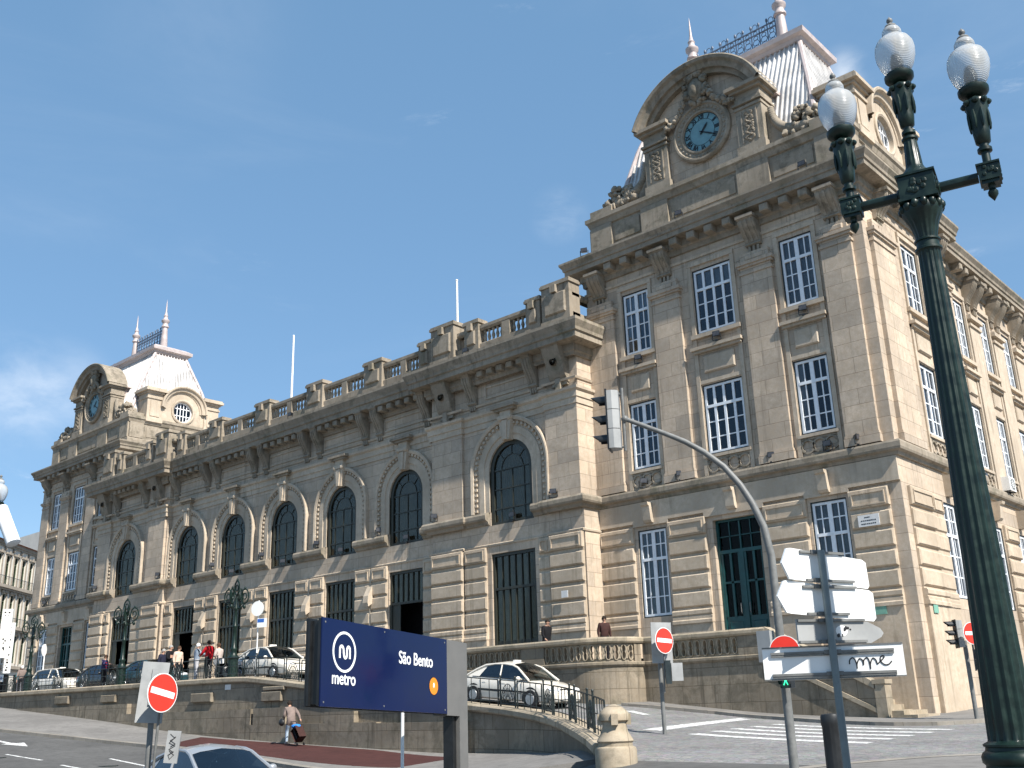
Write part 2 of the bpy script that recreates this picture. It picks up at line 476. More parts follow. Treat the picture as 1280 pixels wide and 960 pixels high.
def copy_tree(o, parent=None):
    c = o.copy(); COL.objects.link(c)
    if parent: c.parent = parent
    for ch in list(o.children): copy_tree(ch, c)
    return c
def text_mesh(body, size, ext=.003, off=0.0, align='LEFT', sx=1.0):
    cu = bpy.data.curves.new('lettering', 'FONT'); cu.body = body; cu.size = size; cu.extrude = ext; cu.offset = off
    cu.align_x = align
    o = bpy.data.objects.new('lettering', cu); COL.objects.link(o)
    bpy.context.view_layer.update()
    me = bpy.data.meshes.new_from_object(o.evaluated_get(bpy.context.evaluated_depsgraph_get()))
    bpy.data.objects.remove(o); bpy.data.curves.remove(cu)
    vs = [(v.co.x*sx, v.co.y, v.co.z) for v in me.vertices]; fs = [list(p.vertices) for p in me.polygons]
    bpy.data.meshes.remove(me)
    return vs, fs
# ------------------------------------------------------------------ the station building
HX, PC, FC = -49.95, -20.4, -79.5          # centres of the hall, near and far pavilion
st = thing('station_building', 'long grey granite railway station with arched hall and two domed clock pavilions', 'building', (HX, 34.8, 1.7))
def TF(Y0): return lambda u, w, z: (u, Y0-w, z)
def TX(X0, s=1): return lambda u, w, z: (X0+s*w, u, z)
def rect(u0, u1, z0, z1): return [(u0, z0), (u1, z0), (u1, z1), (u0, z1)]
def archline(u, r, z0, zs, n=20):
    return [(u-r, z0), (u+r, z0)]+[(u+r*math.cos(PI*i/n), zs+r*math.sin(PI*i/n)) for i in range(n+1)]

def window(T, u, hw, z0, z1, cols=4, top=1, low=3, split=.69, wide=False, curtain=0, dp=.13):
    m = MB(T); a = -dp
    b = .05
    for q in ((u-hw, u-hw+b, z0, z1), (u+hw-b, u+hw, z0, z1), (u-hw+b, u+hw-b, z0, z0+b), (u-hw+b, u+hw-b, z1-b, z1)):
        m.box(q[0], q[1], a-.04, a+.09, q[2], q[3])
    m.cm = 1
    x0, x1, y0, y1 = u-hw+b, u+hw-b, z0+b, z1-b
    e = .095
    for q in ((x0, x0+e, y0, y1), (x1-e, x1, y0, y1), (x0+e, x1-e, y0, y0+e), (x0+e, x1-e, y1-e, y1)):
        m.box(q[0], q[1], a-.02, a+.06, q[2], q[3])
    zt = y0+(y1-y0)*split
    m.box(x0+e, x1-e, a-.02, a+.07, zt-.06, zt+.06)
    for i in range(1, cols):
        x = x0+(x1-x0)*i/cols
        t = .055 if wide else (.085 if i*2 == cols else .024)
        m.box(x-t, x+t, a-.015, a+.055 if t > .03 else a+.03, y0+e, zt-.05); m.box(x-t, x+t, a-.015, a+.055 if t > .03 else a+.03, zt+.05, y1-e)
    for k in range(1, low):
        z = y0+(zt-y0)*k/low; m.box(x0+e, x1-e, a-.012, a+.028, z-.023, z+.023)
    for k in range(1, top):
        z = zt+(y1-zt)*k/top; m.box(x0+e, x1-e, a-.012, a+.028, z-.023, z+.023)
    o = m.build('window', ['darkframe', 'frame'], st)
    MB(T).box(x0+.03, x1-.03, a-.004, a+.004, y0+.03, y1-.03).build('pane', 'glass', o)
    cw = (x1-x0)/4
    if curtain & 1: MB(T).box(x0+.04, x0+cw*.98, a-.07, a-.055, y0, y1).build('curtain', 'curtain', o)
    if curtain & 2: MB(T).box(x1-cw*1.02, x1-.04, a-.07, a-.055, y0, y1).build('curtain', 'curtain', o)
    if curtain & 4: MB(T).box(x0+.04, x1-.04, a-.09, a-.075, zt, y1).build('blind', 'curtain', o)
    if curtain & 8:
        pts = [x0+.04+(x1-x0-.08)*i/24 for i in range(25)]
        c = MB(T)
        for i in range(24): c.add([(pts[i], a-.05-.05*(i % 2), y0), (pts[i+1], a-.05-.05*((i+1) % 2), y0), (pts[i+1], a-.05-.05*((i+1) % 2), y1), (pts[i], a-.05-.05*(i % 2), y1)], [(0, 1, 2, 3)])
        c.build('curtain', 'curtain', o)
    return o

def surround(T, u, hw, sp=True, z=0):
    m = MB(T)
    for s in (-1, 1):
        a, b = sorted((u+s*(hw+.02), u+s*(hw+.20)))
        m.box(a, b, 0, .07, 9.0, 18.42)
    m.box(u-hw-.2, u+hw+.2, 0, .09, 18.424, 18.62)
    m.box(u-hw-.24, u+hw+.24, 0, .16, 15.02, 15.2); m.box(u-hw-.12, u+hw+.12, 0, .12, 9.72, 9.84)
    m.box(u-hw-.26, u+hw+.26, 0, .27, 14.46, 14.60); m.box(u-hw-.2, u+hw+.2, 0, .17, 14.34, 14.457)
    m.pillow(u-hw+.22, u+hw-.22, 0, .10, 13.42, 14.18, .05)
    m.box(u-hw-.018, u+hw+.018, 0, .05, 12.96, 13.12)
    m.build('window_surround', 'smooth', st)
    g = MB(T); k = max(3, round(hw*2/.5))
    g.box(u-hw, u+hw, 0, .05, 9.0, 9.09); g.box(u-hw, u+hw, 0, .05, 9.63, 9.71)
    r = hw/k
    for i in range(k):
        c = u-hw+r*(2*i+1)
        vs = [(.30, .04), (.30, .07), (.23, .07), (.23, .0)]
        g.arch(c, 9.36, [(q*min(1, r/.25), w) for q, w in vs], 0, 2*PI, 14, True)
    for i in range(k+1):
        c = u-hw+r*2*i
        g.arch(min(max(c, u-hw+.05), u+hw-.05), 9.5, [(.07, .0), (.05, .06), (.02, .06)], 0, 2*PI, 8, True); g.arch(min(max(c, u-hw+.05), u+hw-.05), 9.2, [(.07, .0), (.05, .06), (.02, .06)], 0, 2*PI, 8, True)
    g.build('pierced_panel', 'carved', st)

def console(T, u, hw, z0, z1, d, drop=.28, name='bracket', fat=False):
    m = MB(T); H = z1-z0
    pr = [(0, z1), (d, z1), (d, z1-.12*H)]
    for i in range(9):
        t = i/8; pr.append((.16+(d-.22)*(math.cos(t*PI/2)**1.6), z1-.16*H-.72*H*t))
    pr += [(.20, z0+.04*H), (.10, z0), (0, z0)]
    m.profile(pr, u-hw, u+hw)
    for k in (-1, 0, 1):
        q = [(a+.035, b) for a, b in pr[3:12]]+[(.0, pr[11][1]), (.0, pr[3][1])]
        m.profile(q, u+k*hw*.62-hw*.17, u+k*hw*.62+hw*.17)
    m.box(u-hw*1.12, u+hw*1.12, 0, d+.05, z1-.10*H, z1+.02)
    for k in (-1, 0, 1): m.box(u+k*hw*.55-hw*.14, u+k*hw*.55+hw*.14, 0, .13, z0-drop, z0-.01)
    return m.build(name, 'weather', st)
def scroll_console(T, u, hw, z0, z1, d):
    m = MB(T); H = z1-z0
    pr = [(0, z1), (d, z1), (d, z1-.10*H)]
    for i in range(11):
        t = i/10; pr.append((.18+(d-.2)*(1-t)**.7*(.9+.1*math.cos(t*6)), z1-.12*H-.8*H*t))
    pr += [(.22, z0+.03*H), (.05, z0), (0, z0)]
    m.profile(pr, u-hw, u+hw)
    for s in (-1, 1):
        for rr in (.17, .09): m.arch(u, z1-.45*H, [(rr+.04, d*.55), (rr+.03, d*.55+.14), (rr-.02, d*.55+.14), (rr-.03, d*.5)], 0, 2*PI, 12, True)
    m.box(u-hw*1.15, u+hw*1.15, 0, d+.06, z1-.07*H, z1+.02)
    m.box(u-hw*.3, u+hw*.3, 0, .30, z0-.32, z0+.2); m.box(u-hw*.9, u+hw*.9, 0, .16, z0-.12, z0+.1)
    return m.build('bracket', 'weather', st)

class Row:                                                # a row of modillions, every block a part of its own
    def __init__(s, T): s.T = T
    def pillow(s, *a): MB(s.T).pillow(*a).build('modillion', 'weather', st)
    def build(s, *a): pass
CZ = ((6.66, 7.35), (5.92, 6.50), (5.20, 5.80), (4.48, 5.06), (3.75, 4.36))
def courses(T, u0, u1, w=0.0, d=.15, zb=1.0, m=None):
    own = m is None
    m = m or MB(T)
    for k, (a, b) in enumerate(CZ):
        if k == 0:
            m.pillow(u0, u1, w, w+d, a, b, .035)
            if u1-u0 > .5:
                g = .13
                for q in ((u0+g, u1-g, b-g-.04, b-g), (u0+g, u0+g+.04, a+g, b-g-.04), (u1-g-.04, u1-g, a+g, b-g-.04), (u0+g, u1-g, a+g-.05, a+g)):
                    m.box(q[0], q[1], w+d-.01, w+d+.04, q[2], q[3])
        else: m.pillow(u0, u1, w, w+d, a, b, .055)
    m.box(u0, u1, w, w+d*.45, 3.652, 3.745)
    for a, b in zip(CZ[1:], CZ[:-1]): m.box(u0+.01, u1-.01, w, w+d*.3, a[1]+.002, b[0]-.002)
    m.profile([(w, 3.1), (w+d*1.5, 3.1), (w+d*1.5, 3.22), (w+d*1.25, 3.26), (w+d*1.25, 3.36), (w+d*1.0, 3.40), (w+d*1.35, 3.46), (w+d*1.35, 3.6), (w+d, 3.65), (w, 3.65)], u0-.02, u1+.02)
    m.box(u0, u1, w, w+d*1.1, zb, 3.098)
    if own: m.build('rusticated_pier', 'rust', st)
    return m
def keyblock(T, u, z0=7.45, z1=8.3, d=.50):
    m = MB(T); m.profile([(0, z1), (d, z1), (d*.92, z1-.12), (d*.75, z1-.16), (d*.62, z0+.1), (d*.45, z0), (0, z0)], u-.20, u+.20)
    m.build('keystone', 'smooth', st)
STR = lambda p=.30: [(0, 8.42), (p*.35, 8.42), (p*.45, 8.54), (p*.9, 8.60), (p, 8.68), (p, 8.86), (p*.9, 8.94), (0, 9.0)]

def pavilion(cx, near):
    X0, X1, Y0, Y1 = cx-6.85, cx+6.85, 36.0, 45.2
    sgn = 1 if near else -1
    T = TF(Y0)
    cols = [(cx-4.07*sgn, .735), (cx, .97), (cx+4.0*sgn, .735)]
    sides = [(TX(X1), 1), (TX(X0, -1), -1)]
    holes = []
    for u, hw in cols: holes += [rect(u-hw, u+hw, 15.24, 18.24), rect(u-hw, u+hw, 9.88, 12.92)]
    for u, hw in (cols[0], cols[2]): holes.append(rect(u-.73, u+.73, 3.5, 7.2))
    dz = 1.72
    holes.append(rect(cx-1.06, cx+1.06, dz, 7.13))
    m = MB(T); m.wall(rect(X0, X1, -2.2, 20.7), holes, 0, .5)
    m.build('wall', 'stone', st)
    for Ts, s in sides:
        sh = [rect(39.7, 41.55, 15.24, 18.24), rect(39.7, 41.55, 9.88, 12.92), rect(39.85, 41.35, 3.5, 7.2)]
        MB(Ts).wall(rect(Y0, Y1, -2.2, 20.7), sh, 0, .5).build('wall', 'stone', st)
        window(Ts, 40.62, .925, 15.24, 18.24, curtain=8); window(Ts, 40.62, .925, 9.88, 12.92, curtain=8); window(Ts, 40.6, .75, 3.5, 7.2, top=2, low=3, split=.66, curtain=8)
        surround(Ts, 40.62, .925)
        for a, b in ((36.5, 38.6), (42.6, 44.9)):
            pilaster(Ts, a, b)
            courses(Ts, a+.0, b, zb=-2.0)
        courses(Ts, 38.64, 39.8, d=.08, zb=-2.0); courses(Ts, 41.4, 42.56, d=.08, zb=-2.0)
        console(Ts, 37.6, .36, 18.4, 19.6, .72); console(Ts, 43.7, .36, 18.4, 19.6, .72)
        keyblock(Ts, 40.6)
        d = Row(Ts); y = 38.6
        while y < 42.9: d.pillow(y-.19, y+.19, 0, .66, 19.52, 19.86, .04); y += .78
        d.build('modillion_row', 'weather', st)
    MB().add([(X0, Y1, -2), (X1, Y1, -2), (X1, Y1, 20.7), (X0, Y1, 20.7)], [(0, 1, 2, 3)]).build('wall', 'stone', st)
    cur = [[1, 4, 4], [5, 1, 1], [4, 8, 8]] if near else [[8, 4, 0], [1, 0, 8], [8, 0, 8]]
    for i, (u, hw) in enumerate(cols):
        window(T, u, hw, 15.24, 18.24, wide=(i == 1), curtain=[5, 4, 8][i] if near else [8, 0, 0][i])
        window(T, u, hw, 9.88, 12.92, wide=(i == 1), curtain=[1, 0, 1][i] if near else 8)
        surround(T, u, hw)
        keyblock(T, u)
    window(T, cols[0][0], .73, 3.5, 7.2, top=2, low=3, split=.66, curtain=8)
    window(T, cols[2][0], .73, 3.5, 7.2, top=2, low=3, split=.66, curtain=8)
    # door
    d = MB(T); zt = 5.75
    for a, b, p, q in ((-1.06, -.96, dz, 7.13), (.96, 1.06, dz, 7.13), (-.96, .96, 7.03, 7.13), (-.96, .96, zt, zt+.14), (-.09, .09, dz, zt)):
        d.box(cx+a, cx+b, -.36, -.22, p, q)
    d.box(cx-.03, cx+.03, -.34, -.24, zt+.14, 7.03); d.box(cx-.5, cx-.46, -.34, -.26, zt+.14, 7.03); d.box(cx+.46, cx+.5, -.34, -.26, zt+.14, 7.03); d.box(cx-.96, cx+.96, -.34, -.26, 6.42, 6.46)
    for s in (-1, 1):
        a, b = sorted((cx+s*.09, cx+s*.96))
        d.box(a, b, -.34, -.28, dz, 3.25); d.pillow(a+.14, b-.14, -.28, -.24, dz+.3, 3.05, .03)
        d.box(a, a+.1, -.34, -.25, 3.25, zt); d.box(b-.1, b, -.34, -.25, 3.25, zt); d.box((a+b)/2-.05, (a+b)/2+.05, -.34, -.25, 3.25, zt); d.box(a+.1, b-.1, -.34, -.25, 4.55, 4.63)
    do = d.build('door', 'teal', st)
    MB(T).box(cx-.95, cx+.95, -.32, -.31, 3.25, 7.05).build('pane', 'darkglass', do)
    hd = MB(T)
    for s in (-1, 1): hd.tube([(cx+s*.2, -.2, 3.35), (cx+s*.2, -.16, 3.4), (cx+s*.2, -.16, 3.7), (cx+s*.2, -.2, 3.75)], .02, 6)
    hd.build('handle', 'galv', do)
    # pilasters, ground-floor courses
    P = [(-6.8, -5.25), (-3.05, -1.62), (1.5, 2.92), (5.1, 6.38)] if near else [(-6.38, -5.1), (-2.92, -1.5), (1.62, 3.05), (5.25, 6.8)]
    for a, b in P:
        pilaster(T, cx+a, cx+b); console(T, cx+(a+b)/2, .36, 18.4, 19.6, .72)
    for a, b in ((-6.83, -4.98), (-3.2, -1.35), (1.3, 3.14), (4.85, 6.38)) if near else ((-6.38, -4.85), (-3.14, -1.3), (1.35, 3.2), (4.98, 6.83)):
        courses(T, cx+a, cx+b, zb=-2.0)
    fl = MB(T)                                            # drip line that steps over the openings
    for a, b, z in ((-6.85, -4.95, 7.5), (-4.95, -3.15, 7.36), (-3.15, -1.4, 7.5), (-1.4, 1.35, 7.30), (1.35, 3.1, 7.5), (3.1, 4.9, 7.36), (4.9, 6.85, 7.5)):
        fl.box(cx+a, cx+b, 0, .11, z, 8.40)
    fl.build('fascia', 'smooth', st)
    MB().sweep([(X0, Y1), (X0, Y0), (X1, Y0), (X1, Y1)], STR()).build('string_course', 'weather', st)
    MB().sweep([(X0, Y1), (X0, Y0), (X1, Y0), (X1, Y1)], [(0, 18.78), (.06, 18.78), (.08, 18.9), (0, 18.94)]).build('moulding', 'smooth', st)
    # modillions and cornice
    d = Row(T); c = sorted(cx+(a+b)/2 for a, b in P)
    for i in range(3):
        n = 4 if i != 1 else 5
        for k in range(1, n):
            u = c[i]+(c[i+1]-c[i])*k/n; d.pillow(u-.2, u+.2, 0, .66, 19.52, 19.86, .04)
    d.build('modillion_row', 'weather', st)
    pr = [(0, 19.24), (.10, 19.24), (.12, 19.46), (.20, 19.52), (.20, 19.86), (.72, 19.88), (.72, 20.10), (.78, 20.12), (.80, 20.24), (.92, 20.42), (.92, 20.52), (.1, 20.74), (0, 20.74)]
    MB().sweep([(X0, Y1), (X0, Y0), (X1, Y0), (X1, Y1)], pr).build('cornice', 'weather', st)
    # attic
    A0, A1, AY = cx-6.55, cx+6.55, 36.35
    ap = [(0, 20.6), (.16, 20.6), (.16, 21.05), (.1, 21.12), (0, 21.14), (0, 22.36), (.08, 22.40), (.16, 22.62), (.24, 22.70), (.24, 22.9), (0, 23.0)]
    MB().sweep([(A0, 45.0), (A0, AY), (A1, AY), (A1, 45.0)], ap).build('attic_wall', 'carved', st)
    TA = TF(AY); q = MB(TA)
    for a, b in ((-6.55, -5.3), (-3.55, -2.05), (1.6, 3.15), (5.3, 6.55)): q.box(cx+a, cx+b, 0, .14, 21.15, 22.38)
    for a, b in ((-5.15, -3.7), (-1.9, 1.45), (3.3, 5.15)): q.box(cx+a, cx+b, 0, .045, 21.35, 22.2)
    q.box(cx-6.5, cx-5.2, -1.2, .16, 22.9, 23.25); q.box(cx+5.2, cx+6.5, -1.2, .16, 22.9, 23.25)
    q.build('attic_panel', 'carved', st)
    for Ts, s in sides:
        for a, b, d_, z0, z1 in ((36.35, 37.5, .14, 21.15, 22.38), (44.0, 45.0, .14, 21.15, 22.38), (37.8, 38.9, .04, 21.35, 22.2)):
            MB(TX(cx+s*6.55, s)).box(a, b, 0, d_, z0, z1).build('attic_panel', 'carved', st)
    # clock gable
    gy = 36.52; TG = TF(gy); zc = 24.9; Rr = 3.62; ga = math.asin((26.3-zc)/Rr)
    out = [(cx-3.1, 22.6), (cx+3.1, 22.6), (cx+3.1, 26.3)]+[(cx+Rr*math.cos(a), zc+Rr*math.sin(a)) for a in [ga+(PI-2*ga)*i/24 for i in range(25)] if abs(Rr*math.cos(a)) < 3.09 or True]+[(cx-3.1, 26.3)]
    MB(TG).prism(out, -.9, 0).build('clock_gable', 'stone', st)
    q = MB(TG); hh = [(Rr-.62, 0), (Rr-.62, .30), (Rr-.42, .36), (Rr-.42, .52), (Rr-.2, .60), (Rr-.1, .74), (Rr+.04, .78), (Rr+.10, .74), (Rr+.10, -.95)]
    q.arch(cx, zc, hh, ga, PI-ga, 36)
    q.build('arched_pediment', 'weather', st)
    for s in (-1, 1):
        q = MB(TG); a, b = sorted((cx+s*1.85, cx+s*3.12))
        q.box(a, b, -.9, .24, 22.9, 25.4)
        q.box(a-.06, b+.06, -.9, .32, 22.9, 23.35); q.box(a-.04, b+.04, -.9, .30, 25.2, 25.33); q.box(a-.10, b+.10, -.9, .38, 25.404, 25.52)
        q.box(a, b, -.9, .26, 25.524, 26.0); q.box(a-.14, b+.14, -.93, .45, 26.004, 26.14); q.box(a-.28, b+.28, -.96, .62, 26.144, 26.32)
        u0, u1 = a+.3, b-.3
        for k in range(46):                               # carved drop of leaves
            t_ = k/45; z = 23.55+1.45*t_; wv = .16*math.sin(t_*15)
            q.ball(((u0+u1)/2+wv, .25, z), .075, .07, .05, 6, 5, .25); q.ball(((u0+u1)/2-wv*1.05+random.uniform(-.05, .05), .25, z+.02), random.uniform(.04, .08), .06, .05, 6, 5, .3)
            if k % 4 == 0: q.ball(((u0+u1)/2+random.uniform(-.2, .2), .25, z), .06, .05, .05, 6, 5, .3)
        for k in ((u0-.06, u0, 23.5, 25.1), (u1, u1+.06, 23.5, 25.1)): q.box(k[0], k[1], .2, .28, k[2], k[3])
        q.build('gable_pilaster', 'carved', st)
    q = MB(TG)                                            # shield and garlands over the clock
    q.ball((cx, .30, 27.25), .42, .22, .62, 12, 8); q.ball((cx, .42, 27.2), .28, .2, .44, 12, 8)
    for i in range(60):
        a = random.uniform(0, 2*PI); r = random.uniform(.5, .72)
        q.ball((cx+r*math.cos(a)*.9, .24+random.uniform(-.05, .14), 27.3+r*math.sin(a)*1.15), random.uniform(.08, .17), None, None, 6, 5, .25)
    for s in (-1, 1):
        for i in range(34):
            t = i/33; x = s*(.55+1.25*t); z = 27.0-1.1*math.sin(t*PI*.55)+random.uniform(-.07, .07)
            q.ball((cx+x+random.uniform(-.08, .08), .24+random.uniform(0, .12), z+random.uniform(-.08, .08)), random.uniform(.07, .16), None, None, 6, 5, .25)
    for i in range(12): q.ball((cx+random.uniform(-.45, .45), .34, 28.02+random.uniform(-.12, .12)), random.uniform(.1, .19), None, None, 6, 5, .2)
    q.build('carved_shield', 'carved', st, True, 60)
    q = MB(TG); cz = 25.12
    q.arch(cx, cz, [(1.52, 0), (1.52, .16), (1.44, .24), (1.36, .24), (1.32, .17), (1.12, .13), (1.06, .2), (.99, .2), (.95, .05)], 0, 2*PI, 48, True)
    for i in range(32):
        a = 2*PI*i/32; q.ball((cx+1.22*math.cos(a), .15, cz+1.22*math.sin(a)), .07, .06, .07, 6, 5)
    q.build('clock_surround', 'carved', st, True, 35)
    ck = MB(TG).arch(cx, cz, [(.99, .06), (.0001, .06)], 0, 2*PI, 48, True).build('clock_dial', 'dial', st)
    q = MB(TG); q.arch(cx, cz, [(.96, .065), (.96, .075), (.93, .075), (.93, .065)], 0, 2*PI, 48, True); q.arch(cx, cz, [(.66, .065), (.66, .072), (.645, .072), (.645, .065)], 0, 2*PI, 48, True)
    for h in range(1, 13):
        r = ['I', 'II', 'III', 'IIII', 'V', 'VI', 'VII', 'VIII', 'IX', 'X', 'XI', 'XII'][h-1]
        vs, fs = text_mesh(r, .30, .004, .012, 'CENTER', .85)
        a = PI/2-h*PI/6; t = a-PI/2
        q.add([(cx+.79*math.cos(a)+(x*math.cos(t)-(y-.105)*math.sin(t)), .07+z, cz+.79*math.sin(a)+(x*math.sin(t)+(y-.105)*math.cos(t))) for x, y, z in vs], fs)
    q.build('numerals', 'inkblack', ck)
    for L, wd, mins in ((.50, .05, 80/12), (.76, .035, 20)):
        q = MB(TG); a = PI/2-mins*PI/30
        c_, s_ = math.cos(a), math.sin(a)
        pts = [(-.14, -wd*.7), (L*.7, -wd), (L, 0), (L*.7, wd), (-.14, wd*.7)]
        q.prism([(cx+x*c_-y*s_, cz+x*s_+y*c_) for x, y in pts], .085, .10); q.build('clock_hand', 'inkblack', ck)
    # scrolls and carved fruit beside the gable
    for s in (-1, 1):
        q = MB(TG); pts = []
        for i in range(26):
            t = i/25; pts.append((3.15+2.0*t, 23.1+1.75*(1-t)**2.6+.18*math.sin(t*PI)))
        ol = [(cx+s*x, z) for x, z in pts]+[(cx+s*5.2, 22.9), (cx+s*3.12, 22.9)]
        q.prism(ol, -.7, -.1)
        for i in range(22):                               # ribbed horn curling out of the pilaster
            t = i/21; a = PI*.52*t
            x = 3.34+1.35*(1-math.cos(min(a, PI/2)))+.25*t*t; z = 23.35+1.55*(1-math.sin(min(a, PI/2))); r = .15+.20*t
            q.ball((cx+s*x, -.2, z), r, r*1.15, r*.95, 10, 8)
        for i in range(230):
            t = random.random(); hgt = 1.5*math.sin(PI*min(1, .15+t*.8))
            q.ball((cx+s*(4.0+t*2.0), -.25+random.uniform(-.4, .35), 23.12+random.uniform(0, 1)*hgt*.8), random.uniform(.08, .2), None, None, 6, 5, .25)
        q.build('carved_scroll', 'carved', st, True, 60)
    # side dormers with a round window
    for Ts, s in sides[:1]:
        Td = TX(cx+s*6.62, s); q = MB(Td); yc, zd, rd = 40.8, 24.0, 1.55
        hole = [(yc+.86*math.cos(2*PI*i/28), 23.95+.86*math.sin(2*PI*i/28)) for i in range(28)]
        o2 = [(yc-2.0, 22.4), (yc+2.0, 22.4)]+[(yc+2.0*math.cos(PI*i/24), zd+2.0*math.sin(PI*i/24)) for i in range(25)]
        q.wall(o2, [hole], 0, .3)
        q.arch(yc, zd, [(1.5, 0), (1.52, .06), (1.62, .07), (1.66, .2), (1.85, .26), (1.92, .40), (2.02, .42), (2.06, .38), (2.06, -3.4)], 0, PI, 30)
        q.arch(yc, 23.95, [(.86, -.05), (.86, .08), (.95, .12), (1.05, .08), (1.06, 0)], 0, 2*PI, 32, True)
        q.build('dormer', 'smooth', st, True, 35)
        for a, b in ((37.6, 38.9), (42.7, 44.0)):
            q = MB(Td)
            q.box(a, b, -1.4, .12, 22.6, 25.0); q.box(a-.06, b+.06, -1.4, .2, 24.55, 24.7); q.box(a-.10, b+.10, -1.5, .24, 25.004, 25.15); q.box(a-.28, b+.28, -1.6, .44, 25.154, 25.34); q.box(a-.2, b+.2, -1.55, .36, 25.344, 25.46)
            q.box(a+.25, b-.25, .1, .17, 23.1, 24.4); q.box(a-.05, b+.05, -1.4, .2, 22.62, 23.0)
            q.build('dormer_pier', 'smooth', st)
        w_ = MB(Td); w_.arch(yc, 23.95, [(.86, -.26), (.86, -.14), (.77, -.14), (.77, -.26)], 0, 2*PI, 28, True)
        for x in (-.42, -.14, .14, .42):
            h = math.sqrt(.8**2-x*x); w_.box(yc+x-.03, yc+x+.03, -.24, -.17, 23.95-h, 23.95+h)
        for z in (-.3, .3):
            h = math.sqrt(.8**2-z*z); w_.box(yc-h, yc+h, -.235, -.175, 23.95+z-.03, 23.95+z+.03)
        ro = w_.build('round_window', 'white', st)
        MB(Td).arch(yc, 23.95, [(.8, -.22), (.0001, -.22)], 0, 2*PI, 24, True).build('pane', 'glass', ro)
        MB(Td).box(yc-.95, yc+.95, -.6, -.55, 22.9, 25.0).build('room', 'interior', st)
    # mansard roof
    def ring(hx, hy, z): return [(cx-hx, 40.8-hy, z), (cx+hx, 40.8-hy, z), (cx+hx, 40.8+hy, z), (cx-hx, 40.8+hy, z)]
    lv = [(5.45, 4.1, 22.8), (5.25, 3.85, 23.4), (4.65, 2.72, 26.6), (3.95, 1.42, 29.5)]
    q = MB(); vs = [p for l in lv for p in ring(*l)]; fs = []
    for k in range(len(lv)-1):
        for i in range(4): fs.append((k*4+i, k*4+(i+1) % 4, k*4+4+(i+1) % 4, k*4+4+i))
    q.add(vs, fs)
    for i in range(4):                                    # standing seams
        A = [Vector(ring(*l)[i]) for l in lv]; B = [Vector(ring(*l)[(i+1) % 4]) for l in lv]
        n = 44 if i % 2 == 0 else 30
        full = (B[0]-A[0]).length; dr = (B[0]-A[0]).normalized(); nr = Vector((dr.y, -dr.x, 0)).normalized()
        for k in range(1, n):
            u = full*k/n
            pts = []
            for a, b in zip(A, B):
                ua, ub = (a-A[0]).dot(dr), (b-A[0]).dot(dr)
                pts.append((a+dr*(u-ua), ua < u < ub))
            P_ = [p for p, okk in pts if okk]
            last = [j for j, (p, okk) in enumerate(pts) if okk][-1]
            if last < 3:                                  # run the seam up to the hip
                a, b, a2, b2 = A[last], B[last], A[last+1], B[last+1]
                ua, ua2, ub, ub2 = (a-A[0]).dot(dr), (a2-A[0]).dot(dr), (b-A[0]).dot(dr), (b2-A[0]).dot(dr)
                t = (u-ua)/(ua2-ua) if u < ua2 else (u-ub)/(ub2-ub)
                e = a.lerp(a2, t) if u < ua2 else b.lerp(b2, t); P_.append(e)
            if len(P_) < 2: continue
            for p0, p1 in zip(P_[:-1], P_[1:]):
                up = (p1-p0).normalized(); out_ = dr.cross(up).normalized()
                if out_.dot(nr) < 0: out_ = -out_
                w_ = dr*.045; o_ = out_*.09
                q.add([p0-w_, p0+w_, p1+w_, p1-w_, p0-w_*.5+o_, p0+w_*.5+o_, p1+w_*.5+o_, p1-w_*.5+o_], [(0, 1, 5, 4), (1, 2, 6, 5), (2, 3, 7, 6), (3, 0, 4, 7), (4, 5, 6, 7)])
    ro = q.build('mansard_roof', 'zinc', st, recalc=True)
    for i in range(4): MB().tube([ring(*l)[i] for l in lv], .14, 8).build('hip_roll', 'pinkzinc', ro)
    hx, hy = 3.95, 1.42
    path = [(cx-hx, 40.8+hy), (cx-hx, 40.8-hy), (cx+hx, 40.8-hy), (cx+hx, 40.8+hy), (cx-hx, 40.8+hy), (cx-hx, 40.8-hy)]
    q = MB().sweep(path, [(.0, 28.7), (.04, 29.35), (.0, 29.5), (.12, 29.55), (.18, 29.72), (.38, 29.80), (.40, 30.05), (.0, 30.3), (-.6, 30.4)], caps=False)
    q.add(ring(hx-.55, hy-.55, 30.39), [(0, 1, 2, 3)])
    q.build('roof_crown', 'pinkzinc', ro)
    fp = [(.36, 30.2), (.36, 30.5), (.28, 30.56), (.28, 30.75), (.31, 30.9), (.22, 32.4), (.22, 32.5), (.31, 32.56), (.31, 32.66), (.24, 32.72), (.23, 32.95), (.34, 33.05), (.35, 33.2), (.26, 33.28), (.18, 33.34), (.16, 33.55), (.20, 33.62), (.13, 33.72), (.08, 34.0), (.03, 34.9), (.0, 35.2)]
    for s in (-1, 1): MB().lathe((cx+s*2.55, 40.8, 0), fp, 16).build('finial', 'pinkzinc', ro, True, 50)
    q = MB(); x0, x1 = cx-2.25, cx+2.25
    for z in (30.5, 31.2, 32.1, 32.38): q.box(x0, x1, 40.77, 40.83, z, z+.06)
    n = 10
    for i in range(n+1):
        x = x0+(x1-x0)*i/n; q.box(x-.022, x+.022, 40.775, 40.825, 30.38, 32.6); q.ball((x, 40.8, 32.66), .07, None, .12, 6, 5)
    for i in range(n):
        x = x0+(x1-x0)*(i+.5)/n
        for z, r in ((31.4, .15), (31.68, .17), (31.95, .12), (32.25, .10), (30.9, .18)):
            q.tube([(x+r*math.cos(a), 40.8, z+r*math.sin(a)) for a in [2*PI*k/12 for k in range(12)]], .02, 5, True)
        if i % 2: q.tube([(x+.14*math.cos(a), 40.8, 32.55+.20*math.sin(a)) for a in [2*PI*k/12 for k in range(12)]], .02, 5, True)
    q.build('roof_cresting', 'cresting', ro)
